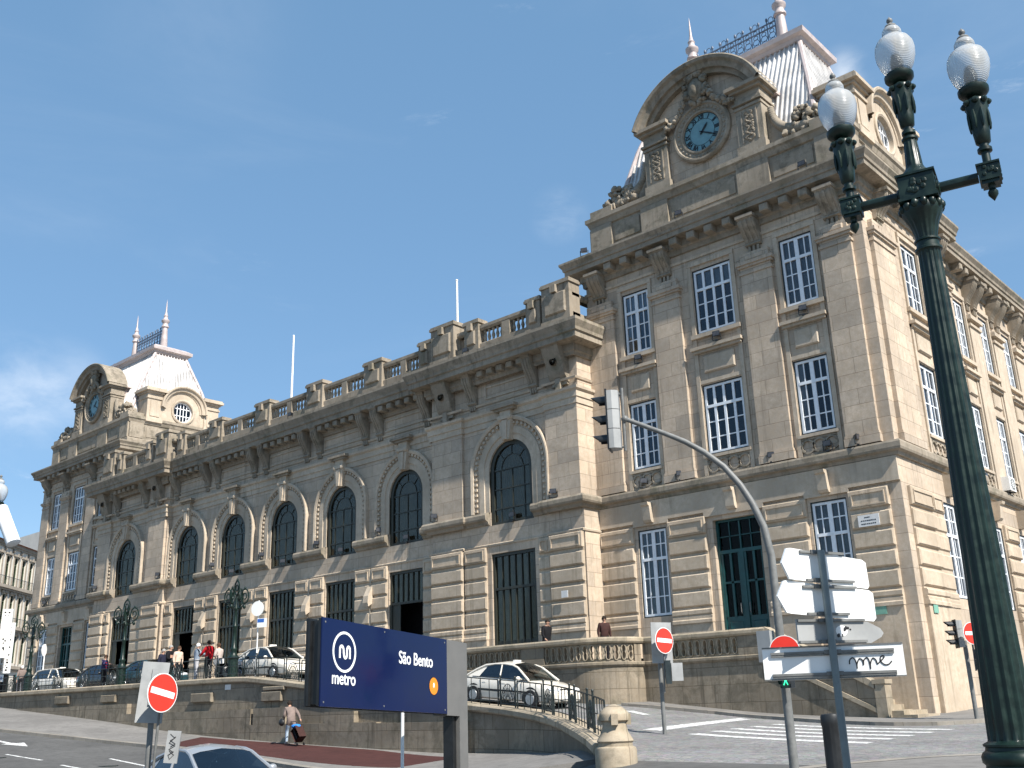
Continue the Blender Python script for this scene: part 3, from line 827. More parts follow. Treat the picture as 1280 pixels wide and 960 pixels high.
    # barrel behind the gable with pink cheeks
    q = MB(TG); hr = Rr-.25
    q.arch(cx, zc, [(hr, -.9), (hr, -4.4)], ga, PI-ga, 20)
    q.build('barrel_roof', 'zinc', st, True)
    for s in (-1, 1):
        q = MB(TG); a, b = sorted((cx+s*2.9, cx+s*2.98)); q.box(a, b, -4.2, -.91, 22.9, 26.2)
        a, b = sorted((cx+s*2.9, cx+s*3.3)); q.box(a, b, -4.2, -.97, 26.2, 26.36)
        q.build('gable_cheek', 'pinkwall', st)
    MB().box(cx-6.2, cx+6.2, 36.75, 44.5, -1, 20.2).build('room', 'interior', st)

def pilaster(T, a, b):
    m = MB(T)
    m.box(a, b, 0, .17, 9.0, 17.16); m.box(a-.06, b+.06, 0, .23, 9.0, 9.32); m.box(a-.03, b+.03, 0, .20, 9.32, 9.42)
    m.box(a-.05, b+.05, 0, .22, 17.163, 17.27); m.box(a+.01, b-.01, 0, .185, 17.273, 17.46); m.box(a-.08, b+.08, 0, .27, 17.463, 17.57); m.box(a-.14, b+.14, 0, .33, 17.573, 17.72)
    m.box(a+.06, b-.06, 0, .2, 17.723, 18.12); m.pillow((a+b)/2-.42, (a+b)/2+.42, .2, .28, 17.74, 17.98, .04)
    return m.build('pilaster', 'stone', st)
pavilion(PC, True); pavilion(FC, False)

# ------------------------------------------------------------------ hall
YE, YM = 34.8, 35.1
XL, XR = HX-22.8, HX+22.8
TE, TM = TF(YE), TF(YM)
mids = [HX+5.385*k for k in (-2, -1, 0, 1, 2)]; ends = [HX-18.5, HX+18.5]
for T, u0, u1, us, r in ((TE, HX+13.1, XR, ends[1:], 1.37), (TE, XL, HX-13.1, ends[:1], 1.37), (TM, HX-13.1, HX+13.1, mids, 1.31)):
    holes = []
    for u in us: holes += [rect(u-r, u+r, 1.72, 7.0), archline(u, r, 8.36, 10.98)]
    MB(T).wall(rect(u0, u1, 0.2, 17.0), holes, 0, .30).build('wall', 'stone', st)
for x_, y0_, y1_ in ((XL, YE, 36), (XR, YE, 36), (HX-13.1, YE, YM), (HX+13.1, YE, YM)): MB().add([(x_, y0_, 0), (x_, y1_, 0), (x_, y1_, 17), (x_, y0_, 17)], [(0, 1, 2, 3)]).build('wall', 'stone', st)
MB().box(XL+.3, XR-.3, 36.6, 44, 1.5, 16.8).build('room', 'interior', st)
MB().box(XL, XR, 35.3, 45, 16.9, 17.2).build('roof', 'zinc', st)

def archivolt(T, u, r, big):
    m = MB(T); zs = 10.98; o = 2.5 if big else 2.34
    pr = [(r, -.1), (r, .05), (r+.28, .05), (r+.30, .10), (r+.62, .10), (r+.64, .05), (r+.70, .05), (o-.22, .08), (o-.20, .20), (o-.06, .24), (o, .22), (o, 0)]
    m.arch(u, zs, pr, 0, PI, 32)
    for s in (-1, 1):
        for a, b in zip(pr[:-1], pr[1:]):
            m.add([(u+s*a[0], a[1], 9.0), (u+s*a[0], a[1], zs), (u+s*b[0], b[1], zs), (u+s*b[0], b[1], 9.0)], [(0, 1, 2, 3)])
    rd = (r+.70+o-.22)/2
    n = 25
    for i in range(1, n):                                 # beads round the arch and down the jambs
        a = PI*i/n; m.box(u+rd*math.cos(a)-.065, u+rd*math.cos(a)+.065, .05, .17, zs+rd*math.sin(a)-.065, zs+rd*math.sin(a)+.065)
    for s in (-1, 1):
        z = 9.15
        while z < zs: m.box(u+s*rd-.075, u+s*rd+.075, .05, .17, z-.06, z+.06); z += .26
    m.build('archivolt', 'smooth', st)
    k = MB(T); top = 13.95
    k.prism([(u-.22, zs+r-.06), (u+.22, zs+r-.06), (u+.40, zs+r+.95), (u-.40, zs+r+.95)], 0, .32)
    k.prism([(u-.10, zs+r-.04), (u+.10, zs+r-.04), (u+.17, zs+r+.9), (u-.17, zs+r+.9)], .3, .38)
    k.box(u-.44, u+.44, 0, .4, zs+r+.95, zs+r+1.12); k.ball((u-.3, .3, zs+r+1.03), .16, .14, .16); k.ball((u+.3, .3, zs+r+1.03), .16, .14, .16)
    k.box(u-.34, u+.34, 0, .3, zs+r+1.12, top-.2)
    k.build('keystone', 'smooth', st)
    s_ = MB(T); s_.box(u-.62, u+.62, 0, .40, top-.2, top-.08); s_.box(u-.78, u+.78, 0, .52, top-.077, top+.06); s_.build('keystone_shelf', 'weather', st)

def archwin(T, u, r, warm):
    m = MB(T); a = -.13; zs = 10.98
    m.arch(u, zs, [(r, a-.04), (r, a+.08), (r-.22, a+.08), (r-.22, a-.04)], 0, PI, 24)
    for s in (-1, 1):
        p, q = sorted((u+s*r, u+s*(r-.22))); m.box(p, q, a-.04, a+.08, 8.36, zs)
    m.box(u-r, u+r, a-.03, a+.07, 8.36, 8.50)
    for z in (9.1, 10.05, 10.98): m.box(u-r+.22, u+r-.22, a-.02, a+.045, z-.03, z+.03)
    for x in (-.55, 0, .55): m.box(u+x*r-.02, u+x*r+.02, a-.02, a+.03, 8.5, zs-.03)
    m.arch(u, zs, [(r*.52, a-.02), (r*.52, a+.03), (r*.49, a+.03), (r*.49, a-.02)], 0, PI, 20)
    for k in (1, 2, 3):
        b = PI*k/4; c, s = math.cos(b), math.sin(b)
        m.prism([(u+r*.5*c-s*.02, zs+r*.5*s+c*.02), (u+r*.5*c+s*.02, zs+r*.5*s-c*.02), (u+(r-.2)*c+s*.02, zs+(r-.2)*s-c*.02), (u+(r-.2)*c-s*.02, zs+(r-.2)*s+c*.02)], a-.02, a+.03)
    o = m.build('arched_window', 'olive', st)
    g = MB(T); g.prism(archline(u, r-.1, 8.4, zs, 20), a-.006, a+.006); g.build('pane', 'darkglass', o)
    c = MB(T); xs_ = [u-r+.1+(2*r-.2)*i/30 for i in range(31)]
    for i in range(30):
        if warm and 18 < i < 27: continue
        c.add([(xs_[i], a-.2-.06*(i % 2), 8.4), (xs_[i+1], a-.2-.06*((i+1) % 2), 8.4), (xs_[i+1], a-.2-.06*((i+1) % 2), zs+r), (xs_[i], a-.2-.06*(i % 2), zs+r)], [(0, 1, 2, 3)])
    c.build('curtain', 'olivecloth', o)

def hall_door(T, u, r, opened):
    m = MB(T); a = -.16; zb, zt = 1.72, 7.0
    for p, q, z0, z1 in ((u-r, u-r+.14, zb, zt), (u+r-.14, u+r, zb, zt), (u-r+.14, u+r-.14, zt-.14, zt), (u-r+.14, u+r-.14, 5.3, 5.42)):
        m.box(p, q, a-.05, a+.08, z0, z1)
    n = 6
    for i in range(1, n):
        x = u-r+.14+(2*r-.28)*i/n; m.box(x-.025, x+.025, a-.03, a+.05, 5.42, zt-.14)
        if not opened: m.box(x-.035, x+.035, a-.03, a+.05, zb, 5.3)
    if opened: m.box(u-r+.14, u-r+.75, a-.02, a+.03, zb, 5.3)
    else: m.box(u-r+.14, u+r-.14, a-.04, a+.02, zb, 3.0)
    o = m.build('hall_door', 'olive', st)
    MB(T).box(u-r+.1, u+r-.1, a-.012, a, 5.36 if opened else 3.0, zt-.05).build('pane', 'darkglass', o)
    MB(T).box(u-r+.05, u+r-.05, a-.18, a-.16, 5.45 if opened else 3.0, zt).build('blind', 'olivecloth', o)

for i, u in enumerate(ends): archivolt(TE, u, 1.37, True); archwin(TE, u, 1.37, i == 0); hall_door(TE, u, 1.37, i == 0)
for i, u in enumerate(mids): archivolt(TM, u, 1.31, False); archwin(TM, u, 1.31, i in (1, 4)); hall_door(TM, u, 1.31, i in (0, 4))

# end-bay pilasters
for sx in (-1, 1):
    for a, b in ((20.9, 22.8), (13.25, 15.4)):
        p, q = sorted((HX+sx*a, HX+sx*b))
        m = MB(TE); m.box(p, q, 0, .16, 9.0, 13.25); m.build('pilaster', 'stone', st)
        scroll_console(TE, (p+q)/2, .5, 14.35, 16.15, .82)
    for u in (16.15, 20.2): console(TE, HX+sx*u, .27, 14.55, 16.15, .70)
for k in range(-2, 3): pass
piers = [HX+5.385*k for k in (-1.5, -.5, .5, 1.5)]
for u in piers:
    for s in (-.62, .62): console(TM, u+s, .27, 14.55, 16.15, .72)
for u in (HX-12.5, HX+12.5): console(TM, u, .27, 14.55, 16.15, .72)
# ground floor piers
for T, us, r in ((TE, ends, 1.37),):
    for sx, u in zip((-1, 1), us):
        for a, b in ((20.15, 20.86), (15.42, 16.85)):
            p, q = sorted((HX+sx*a, HX+sx*b)); courses(T, p, q)
        for a, b in ((20.9, 22.8), (13.2, 15.38)):
            p, q = sorted((HX+sx*a, HX+sx*b)); courses(T, p, q, w=.10, d=.17)
for u in piers:
    courses(TM, u-1.30, u-.05); courses(TM, u+.05, u+1.30)
    m = MB(TM); m.profile([(.1, 6.4), (.16, 6.4), (.42, 5.9), (.46, 5.55), (.4, 5.35), (.16, 5.5), (.1, 5.5)], u-.2, u+.2); m.box(u-.05, u+.05, 0, .13, 3.1, 7.3); m.build('bracket', 'smooth', st)
for sx in (-1, 1):
    p, q = sorted((HX+sx*12.15, HX+sx*13.08)); courses(TM, p, q)
    for a in (15.9, 20.5): pass
m = MB(TF(36.0)); m.build
# string course: ledges between the arched windows
def ledge(pts): MB().sweep(pts, [(0, 8.40), (.10, 8.42), (.16, 8.56), (.30, 8.62), (.34, 8.70), (.34, 8.86), (.28, 8.96), (0, 9.02)]).build('string_course', 'weather', st)
ledge([(XR+.0, 36.0), (XR, YE)][::-1]) if False else None
ledge([(ends[1]+1.42, YE), (XR-1.92, YE), (XR-1.92, YE-.15), (XR, YE-.15), (XR, 36.0)])
ledge([(XL, 36.0), (XL, YE-.15), (XL+1.92, YE-.15), (XL+1.92, YE), (ends[0]-1.42, YE)])
ledge([(mids[-1]+1.36, YM), (HX+13.1, YM), (HX+13.1, YE-.15), (HX+15.4, YE-.15), (HX+15.4, YE), (ends[1]-1.42, YE)])
ledge([(ends[0]+1.42, YE), (HX-15.4, YE), (HX-15.4, YE-.15), (HX-13.1, YE-.15), (HX-13.1, YM), (mids[0]-1.36, YM)])
for a, b in zip(mids[:-1], mids[1:]): ledge([(a+1.36, YM), (b-1.36, YM)])
hp = [(XL, 36.0), (XL, YE-.16), (HX-20.9, YE-.16), (HX-20.9, YE), (HX-15.4, YE), (HX-15.4, YE-.16), (HX-13.1, YE-.16), (HX-13.1, YM),
      (HX+13.1, YM), (HX+13.1, YE-.16), (HX+15.4, YE-.16), (HX+15.4, YE), (HX+20.9, YE), (HX+20.9, YE-.16), (XR, YE-.16), (XR, 36.0)]
# band over the doors
MB().sweep(hp, [(0, 7.38), (.05, 7.38), (.07, 7.46), (0, 7.50)]).build('fascia', 'smooth', st)
# architrave, frieze panels
MB().sweep(hp, [(0, 13.22), (.05, 13.22), (.05, 13.5), (.10, 13.52), (.10, 13.8), (.20, 13.88), (.22, 14.0), (0, 14.04)]).build('architrave', 'smooth', st)
MB().sweep(hp, [(0, 14.4), (.06, 14.4), (.10, 14.5), (0, 14.55)]).build('moulding', 'smooth', st)
def fpanel(T, a, b):
    m = MB(T)
    for q in ((a, b, 15.25, 15.33), (a, b, 14.68, 14.75), (a, a+.07, 14.75, 15.25), (b-.07, b, 14.75, 15.25)): m.box(q[0], q[1], 0, .06, q[2], q[3])
    m.build('frieze_panel', 'smooth', st)
for u in mids: fpanel(TM, u-1.75, u+1.75)
for u in ends: fpanel(TE, u-1.5, u+1.5)
d = Row(TM)
for u in mids:
    for k in range(-2, 3): d.pillow(u+k*.72-.19, u+k*.72+.19, 0, .70, 15.72, 16.02, .04)
d.build('modillion_row', 'weather', st)
d = Row(TE)
for u in ends:
    for k in range(-2, 3): d.pillow(u+k*.66-.19, u+k*.66+.19, 0, .70, 15.72, 16.02, .04)
d.build('modillion_row', 'weather', st)
hc = [(XL, 37.0), (XL, YE-.2), (HX-13.1, YE-.2), (HX-13.1, YM), (HX+13.1, YM), (HX+13.1, YE-.2), (XR, YE-.2), (XR, 37.0)]
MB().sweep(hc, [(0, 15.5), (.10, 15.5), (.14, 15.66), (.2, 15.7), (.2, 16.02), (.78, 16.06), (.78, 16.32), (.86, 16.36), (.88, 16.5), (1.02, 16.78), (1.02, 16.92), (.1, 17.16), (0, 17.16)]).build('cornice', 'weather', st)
# balustrade on the cornice
YB = {1: YE+.05, 0: YM+.05}
def balus_path(): return [(XL+.1, 37.0), (XL+.1, YE+.05), (HX-13.1, YE+.05), (HX-13.1, YM+.05), (HX+13.1, YM+.05), (HX+13.1, YE+.05), (XR-.1, YE+.05), (XR-.1, 37.0)]
MB().sweep(balus_path(), [(.1, 17.0), (.1, 17.72), (.02, 17.78), (-.35, 17.78), (-.35, 17.0)]).build('balustrade_plinth', 'weather', st)
MB().sweep(balus_path(), [(.0, 18.44), (.06, 18.5), (.1, 18.56), (.1, 18.72), (-.38, 18.76), (-.38, 18.5), (-.3, 18.44)]).build('balustrade_rail', 'weather', st)
def pedestal(T, u, hw, top, d=.16, ramp=True):
    m = MB(T)
    m.box(u-hw, u+hw, -.5, d, 17.1, top-.22); m.box(u-hw-.07, u+hw+.07, -.55, d+.07, top-.217, top-.08); m.box(u-hw-.03, u+hw+.03, -.52, d+.03, top-.077, top)
    m.pillow(u-hw+.22, u+hw-.22, d, d+.10, 17.75, top-.62, .05); m.box(u-hw-.05, u+hw+.05, -.5, d+.05, 17.1, 17.5)
    m.box(u-.16, u+.16, d, d+.2, top-.6, top-.22)
    m.build('pedestal', 'weather', st)
def balusters(T, a, b):
    m = MB(T); n = max(2, round((b-a)/.30))
    prf = [(.08, 0), (.08, .05), (.05, .08), (.075, .2), (.095, .28), (.06, .42), (.045, .5), (.07, .58), (.08, .61), (.08, .66)]
    for i in range(n):
        u = a+(b-a)*(i+.5)/n
        q = MB().lathe((0, 0, 17.78), prf, 8)
        m.add([(u+x, -.16+y, z) for x, y, z in q.v], q.f)
    m.build('balusters', 'carved', st)
for T, cs in ((TM, piers),):
    for u in cs: pedestal(T, u, .78, 19.1)
for sx in (-1, 1):
    pedestal(TE, HX+sx*14.2, .85, 19.42, .3); pedestal(TE, HX+sx*21.95, .85, 19.42, .3)
    pedestal(TM, HX+sx*12.4, .5, 19.1); pedestal(TE, HX+sx*16.2, .5, 19.1); pedestal(TE, HX+sx*20.4, .45, 19.1)
    for a, b in ((16.75, 18.2), (18.75, 19.9)):
        p, q = sorted((HX+sx*a, HX+sx*b)); balusters(TE, p, q)
    MB(TE).box(HX+sx*18.48-.26, HX+sx*18.48+.26, -.4, .04, 17.7, 18.5).build('balustrade_pier', 'weather', st)
    p, q = sorted((HX+sx*8.9, HX+sx*10.3)); balusters(TM, p, q)
    p, q = sorted((HX+sx*10.75, HX+sx*11.85)); balusters(TM, p, q)
    MB(TM).box(HX+sx*10.52-.22, HX+sx*10.52+.22, -.4, .04, 17.7, 18.5).build('balustrade_pier', 'weather', st)
for a, b in zip(piers[:-1], piers[1:]):
    c = (a+b)/2; balusters(TM, a+.85, c-.26); balusters(TM, c+.26, b-.85)
    MB(TM).box(c-.24, c+.24, -.4, .04, 17.7, 18.5).build('balustrade_pier', 'weather', st)

# ------------------------------------------------------------------ side wing going back along the street
WX = -14.2; TW = TX(WX)
holes = []; wc = [48.3+3.5*k for k in range(9)]
for y in wc: holes += [rect(y-.75, y+.75, 15.24, 18.24), rect(y-.75, y+.75, 9.88, 12.92), rect(y-.75, y+.75, 3.5, 7.2)]
MB(TW).wall(rect(45.2, 110, -2.2, 20.7), holes, 0, .45).build('wall', 'stone', st)
for i, y in enumerate(wc):
    window(TW, y, .75, 15.24, 18.24, curtain=8); window(TW, y, .75, 9.88, 12.92, curtain=8 if i % 3 else 1); window(TW, y, .75, 3.5, 7.2, top=2, split=.66, curtain=8)
    surround(TW, y, .75); keyblock(TW, y)
    courses(TW, y+.82, y+2.68, zb=-2.0)
    m = MB(TW); m.box(y+1.0, y+2.5, 0, .12, 9.0, 17.16); m.box(y+.95, y+2.55, 0, .2, 17.163, 17.3); m.box(y+.9, y+2.6, 0, .28, 17.5, 17.72); m.build('pilaster', 'smooth', st)
    for s in (1.25, 2.25): console(TW, y+s, .27, 18.3, 19.6, .7)
    d = Row(TW)
    for k in (-.5, .3): d.pillow(y+k-.19, y+k+.19, 0, .66, 19.52, 19.86, .04)
    d.build('modillion_row', 'weather', st)
courses(TW, 45.25, 47.4, zb=-2.0); m = MB(TW); m.box(45.5, 47.2, 0, .12, 9.0, 17.16); m.build('pilaster', 'smooth', st)
MB().sweep([(WX, 45.2), (WX, 110)], STR()).build('string_course', 'weather', st)
MB().sweep([(WX, 45.2), (WX, 110)], [(0, 19.24), (.10, 19.24), (.12, 19.46), (.20, 19.52), (.20, 19.86), (.72, 19.88), (.72, 20.10), (.78, 20.12), (.80, 20.24), (.92, 20.42), (.92, 20.52), (.1, 20.74), (0, 20.74)]).build('cornice', 'weather', st)
MB().box(-28, -14.7, 45.6, 109, -1, 20.2).build('room', 'interior', st)
MB().box(-28, WX+.2, 45.2, 110, 20.68, 20.9).build('roof', 'zinc', st)
MB().box(FC-6.6, FC+3, 45.3, 109, -1, 20.5).build('wall', 'stone', st)
# ------------------------------------------------------------------ ground
WALLP = [(-140, 26), (-39.3, 26), (-25.6, 26), (-23.5, 25.6), (-21.5, 24.7), (-19, 22.9), (-16.5, 20.6), (-14.2, 18.3)]
def wallY(x):
    if x <= -25.6: return 26.0
    if x >= -14.2: return 18.3
    return float(np.interp(x, [p[0] for p in WALLP], [p[1] for p in WALLP]))
SHR = [(-15.66, 23, -.78), (-13.6, 26.3, -.82), (-12, 34, -.74), (-13.55, 36, -.66), (-11.4, 18.5, -1.12), (0, 20, -1.15), (0, 36, -.75), (10, 50, -.6), (-12, 60, -.5), (-12.5, 15, -1.25), (40, 30, -.9), (40, 60, -.4), (-8, 27, -.9)]
LOW = [(0, 0, -1.65), (-5, 5, -1.66), (10, -10, -1.7), (-14.5, 17.8, -1.27), (-19, 22.3, -1.35), (-21.5, 24.3, -1.40), (-25.5, 25.9, -1.5), (-30.2, 25.9, -1.36), (-34.6, 25.9, -1.19), (-44.9, 25.9, -.65), (-49.5, 25.9, -.24), (-65, 25.9, .88), (-90, 25.9, 2.4),
       (-65, 8, .7), (-45, 8, -.9), (-30, 9, -1.75), (-19.7, 12.2, -1.96), (-20, 5, -1.85), (-90, 8, 2.2), (-20, -10, -1.7), (-45, -10, -1.), (40, 0, -1.6), (40, -15, -1.7)]
UP = [(-14.2, 18.6, -1.0), (-16.5, 20.9, -.78), (-19, 23.2, -.52), (-21.5, 25, -.28), (-23.5, 26, -.08), (-25.6, 26.4, .08), (-30, 26.4, .58), (-34.6, 26.4, 1.08), (-39.3, 26.4, 1.58), (-45, 26.4, 1.62), (-60, 26.4, 1.66), (-80, 26.4, 1.8), (-100, 26.4, 2.2),
      (-23, 31.5, 0.), (-25.6, 31.5, .2), (-30, 31.5, .6), (-34.6, 31.5, 1.08), (-39.3, 31.5, 1.54), (-45, 31.5, 1.60), (-60, 31.5, 1.62), (-80, 31.5, 1.72), (-18.6, 32.5, -.47), (-16, 32.5, -.63), (-60, 45, 1.65), (-100, 45, 2.2), (-30, 45, 1.)]
def tps_fit(P):
    P = np.array(P); n = len(P); d = np.hypot(P[:, None, 0]-P[None, :, 0], P[:, None, 1]-P[None, :, 1])
    K = np.where(d > 0, d*d*np.log(d+1e-9), 0)+np.eye(n)*2.0
    A = np.zeros((n+3, n+3)); A[:n, :n] = K; A[:n, n] = 1; A[:n, n+1:] = P[:, :2]; A[n, :n] = 1; A[n+1:, :n] = P[:, :2].T
    return P, np.linalg.solve(A, np.r_[P[:, 2], 0, 0, 0])
FL, FU = tps_fit(SHR+LOW), tps_fit(SHR+UP)
def tps(F, x, y):
    P, w = F; d = np.hypot(P[:, 0]-x, P[:, 1]-y)
    return float((np.where(d > 0, d*d*np.log(d+1e-9), 0)*w[:-3]).sum()+w[-3]+w[-2]*x+w[-1]*y)
def gz(x, y, side=None):
    x = min(max(x, -100), 40); y = min(max(y, -15), 60)
    yw = wallY(x)
    if side == 'low' and x < -14.2: return tps(FL, x, y)
    if side == 'up' and x < -14.2: return tps(FU, x, y)
    if x < -14.2: return tps(FL, x, y) if y < yw else tps(FU, x, y)
    s = .4+(x+14.2)*.9; t = min(max((y-(yw-s))/(2*s), 0), 1); t = t*t*(3-2*t)
    return tps(FL, x, y)*(1-t)+tps(FU, x, y)*t
def grid(name, xs, rows, side, mat, label=None):
    vs = []
    for x in xs:
        for y in rows(x): vs.append((x, y, gz(x, y, side)))
    m = len(rows(0)); fs = []
    for i in range(len(xs)-1):
        for j in range(m-1):
            a = i*m+j; fs.append((a, a+m, a+m+1, a+1))
    o = MB().add(vs, fs).build(name, mat, smooth=True, angle=60); o['kind'] = 'structure'; return o
xs = [-900, -400, -200, -140, -120]+list(np.arange(-100, -30, 1.0))+list(np.arange(-30, -4, .5))+list(np.arange(-4, 42, 2.0))+[60, 100, 200, 400, 900]
grid('street', xs, lambda x: [-900, -400, -150, -60, -30, -15]+[float(v) for v in np.linspace(-12, wallY(x)+.1, 44)], 'low', 'asphalt')
grid('station_road', xs, lambda x: [wallY(x)+.1+float(v)*(60-wallY(x)) for v in np.linspace(0, 1, 44)]+[75, 110, 200, 400, 900, 2500], 'up', 'setts')
def ribbon(name, A, B, dz, mat, side=None, n=4, kind='structure', step=.6, skirt=0.0):
    """a sheet draped on the ground between two plan polylines"""
    def resample(P, k):
        P = [Vector(p) for p in P]; L = [0]
        for a, b in zip(P[:-1], P[1:]): L.append(L[-1]+(b-a).length)
        return [tuple(np.interp(L[-1]*i/k, L, [p[c] for p in P]) for c in (0, 1)) for i in range(k+1)]
    ln = max(sum((Vector(b)-Vector(a)).length for a, b in zip(P[:-1], P[1:])) for P in (A, B))
    k = max(1, int(ln/step)); a, b = resample(A, k), resample(B, k)
    vs, fs = [], []
    for p, q in zip(a, b):
        row = []
        for j in range(n+1):
            x = p[0]+(q[0]-p[0])*j/n; y = p[1]+(q[1]-p[1])*j/n; row.append((x, y, gz(x, y, side)+dz))
        if skirt: row = [(row[0][0], row[0][1], row[0][2]-skirt)]+row
        elif dz > .05: row = [(row[0][0], row[0][1], row[0][2]-.3)]+row+[(row[-1][0], row[-1][1], row[-1][2]-.3)]
        vs += row
    m = n+1+(1 if skirt else 2 if dz > .05 else 0)
    if dz > .05:
        vs = [(x, y, z-.35) for x, y, z in vs[:m]]+vs+[(x, y, z-.35) for x, y, z in vs[-m:]]; k += 2
    for i in range(k):
        for j in range(m-1):
            c = i*m+j; fs.append((c, c+m, c+m+1, c+1))
    o = MB().add(vs, fs).build(name, mat)
    if kind: o['kind'] = kind
    return o
KL = [(-95, 12.0), (-75, 15.5), (-60, 18.6), (-50.5, 20.2), (-45.2, 21.4), (-41.6, 21.9), (-38.7, 22.1), (-34, 22.0), (-30.1, 21.2), (-27.7, 20.8), (-24, 19.6), (-20, 17.6), (-17, 15.4)]
KW = [(-95, 26), (-75, 26), (-60, 26), (-50.5, 26), (-45.2, 26), (-41.6, 26), (-38.7, 26), (-34, 26), (-30.1, 26), (-26, 26), (-22.5, 25.2), (-18.2, 22.2), (-14.4, 18.6)]
KI = [(x+.05, y+.30) for x, y in KL]
ribbon('pavement', KI, KW, .12, 'pavement', 'low', 8)
ribbon('kerb', KL, KI, .125, 'kerb', 'low', 1, skirt=.2)
ribbon('red_paving', [(-39.6, 22.55), (-34, 22.45), (-30, 22.0), (-24.5, 21.6)], [(-41.6, 25.3), (-36, 25.55), (-30, 25.5), (-24.8, 24.6)], .126, 'redpave', 'low', 8)
# painted lane marks on the lower street
for (x0, y0, x1, y1) in ((-41.5, 17.0, -38.6, 17.1), (-36.6, 16.9, -33.2, 16.8), (-37.4, 19.05, -33.2, 18.6), (-31.6, 18.4, -28.6, 18.0), (-46.5, 17.2, -44, 17.1)):
    ribbon('lane_marking', [(x0, y0-.07), (x1, y1-.07)], [(x0, y0+.07), (x1, y1+.07)], .006, 'paint', 'low', 1)
ribbon('arrow_marking', [(-47.5, 18.62), (-45.4, 18.62), (-45.4, 18.3), (-43.9, 18.8)], [(-47.5, 18.85), (-45.4, 18.85), (-45.4, 19.3), (-43.9, 18.81)], .006, 'paint', 'low', 1, step=.3)
# crossing and stop line on the upper road
for y in (24.15, 25.4, 26.6, 27.9, 29.3):
    ribbon('crossing_stripe', [(-15.6-.08*(y-24), y-.22), (-10.4, y-.9)], [(-15.5-.08*(y-24), y+.22), (-10.4, y-.45)], .006, 'paint', None, 2)
ribbon('stop_line', [(-17.25, 24.2), (-18.25, 31.2)], [(-16.7, 24.3), (-17.7, 31.0)], .006, 'paint', None, 1)
ribbon('lane_marking', [(-21.9, 29.7), (-20.6, 29.0)], [(-21.7, 30.0), (-20.5, 29.3)], .006, 'paint', None, 1)
# pavement round the station corner
CK = [(-23.2, 31.35), (-19.65, 31.95), (-17, 31.6), (-15.1, 30.9), (-12.9, 30.3), (-11.6, 30.7), (-10.9, 32), (-10.7, 35), (-10.7, 60), (-10.7, 120)]
CI = [(-23.2, 31.6), (-19.65, 32.2), (-17, 31.85), (-15.1, 31.15), (-12.95, 30.55), (-11.8, 30.9), (-11.15, 32.1), (-10.95, 35), (-10.95, 60), (-10.95, 120)]
CW = [(-23.2, 33.3), (-19.65, 33.3), (-17, 33.3), (-15.1, 33.5), (-14.2, 34), (-13.9, 35), (-13.6, 36.2), (-13.6, 40), (-14.0, 60), (-14.0, 120)]
ribbon('pavement', CI, CW, .10, 'pavement', None, 4)
ribbon('kerb', CK, CI, .105, 'kerb', None, 1, skirt=.2)
# near pavement with the lamp
NK = [(-9.3, -14), (-9.2, 8), (-9.1, 14), (-8.6, 17.2), (-7.6, 19.2), (-6.0, 20.6), (-3.5, 21.6), (3, 22.6), (14, 23.2), (40, 24)]
NI = [(-9.0, -14), (-8.9, 8), (-8.8, 14), (-8.3, 17.1), (-7.4, 18.95), (-5.85, 20.3), (-3.4, 21.3), (3, 22.3), (14, 22.9), (40, 23.7)]
NW = [(30, -14), (30, -8), (30, -4), (30, 0), (30, 4), (30, 6), (30, 8), (30, 12), (32, 14), (40, 18)]
ribbon('pavement', NI, NW, .12, 'pavement', None, 24)
ribbon('kerb', NK, NI, .125, 'kerb', None, 1, skirt=.2)

# ------------------------------------------------------------------ retaining wall, pier and railing
def copz(x):
    return float(np.interp(x, [-100, -65, -46, -41, -39.3, -37.5, -25.6, -23.5, -21.5, -19, -16.5, -14.2], [1.98, 1.85, 1.76, 1.74, 1.70, 1.53, .22, .04, -.13, -.34, -.55, -.75]))
wp = [(float(x), 26.0) for x in np.arange(-92, -25.7, .8)]+[(-25.6, 26), (-24.5, 25.86), (-23.5, 25.6), (-22.5, 25.2), (-21.5, 24.7), (-20.2, 23.85), (-19, 22.9), (-17.8, 21.8), (-16.5, 20.6), (-15.3, 19.45), (-14.2, 18.3)]
def wallnorm(i):
    a, b = Vector(wp[max(i-1, 0)]), Vector(wp[min(i+1, len(wp)-1)]); d = (b-a).normalized(); return Vector((d.y, -d.x))
def wallstrip(sec, rng=None):
    """section points given as (out, z-function) swept along the wall"""
    m = MB(); k = len(sec); idx = range(len(wp)) if rng is None else rng; vs = []
    for i in idx:
        n = wallnorm(i); x, y = wp[i]
        for o, zf in sec: vs.append((x+n.x*o, y+n.y*o, zf(x, y)))
    fs = []; n = len(idx)
    for i in range(n-1):
        for j in range(k): fs.append((i*k+j, i*k+(j+1) % k, (i+1)*k+(j+1) % k, (i+1)*k+j))
    fs += [tuple(range(k)), tuple((n-1)*k+j for j in range(k))]
    return m.add(vs, fs)
rw = thing('retaining_wall', 'long weathered granite wall holding up the station road, with sloping coping', 'wall', (-45, 26, -.5))
bot = lambda x, y: gz(x, y-.4, 'low')-.5
wallstrip([(0, bot), (0, lambda x, y: copz(x)-.24), (-.5, lambda x, y: copz(x)-.24), (-.5, bot)]).build('wall', 'wallstone', rw)
wallstrip([(.10, lambda x, y: copz(x)-.237), (.14, lambda x, y: copz(x)-.19), (.14, lambda x, y: copz(x)-.05), (.08, lambda x, y: copz(x)), (-.62, lambda x, y: copz(x)+.01), (-.62, lambda x, y: copz(x)-.237)]).build('coping', 'coping', rw)
q = MB(TF(26.0))
for a, b, z in ((-70, -49.3, .82), (-49.3, -38.6, .34), (-38.6, -30.4, -.30), (-30.4, -25.8, -.34)):
    q.box(a, b, 0, .24, -2.2, z)
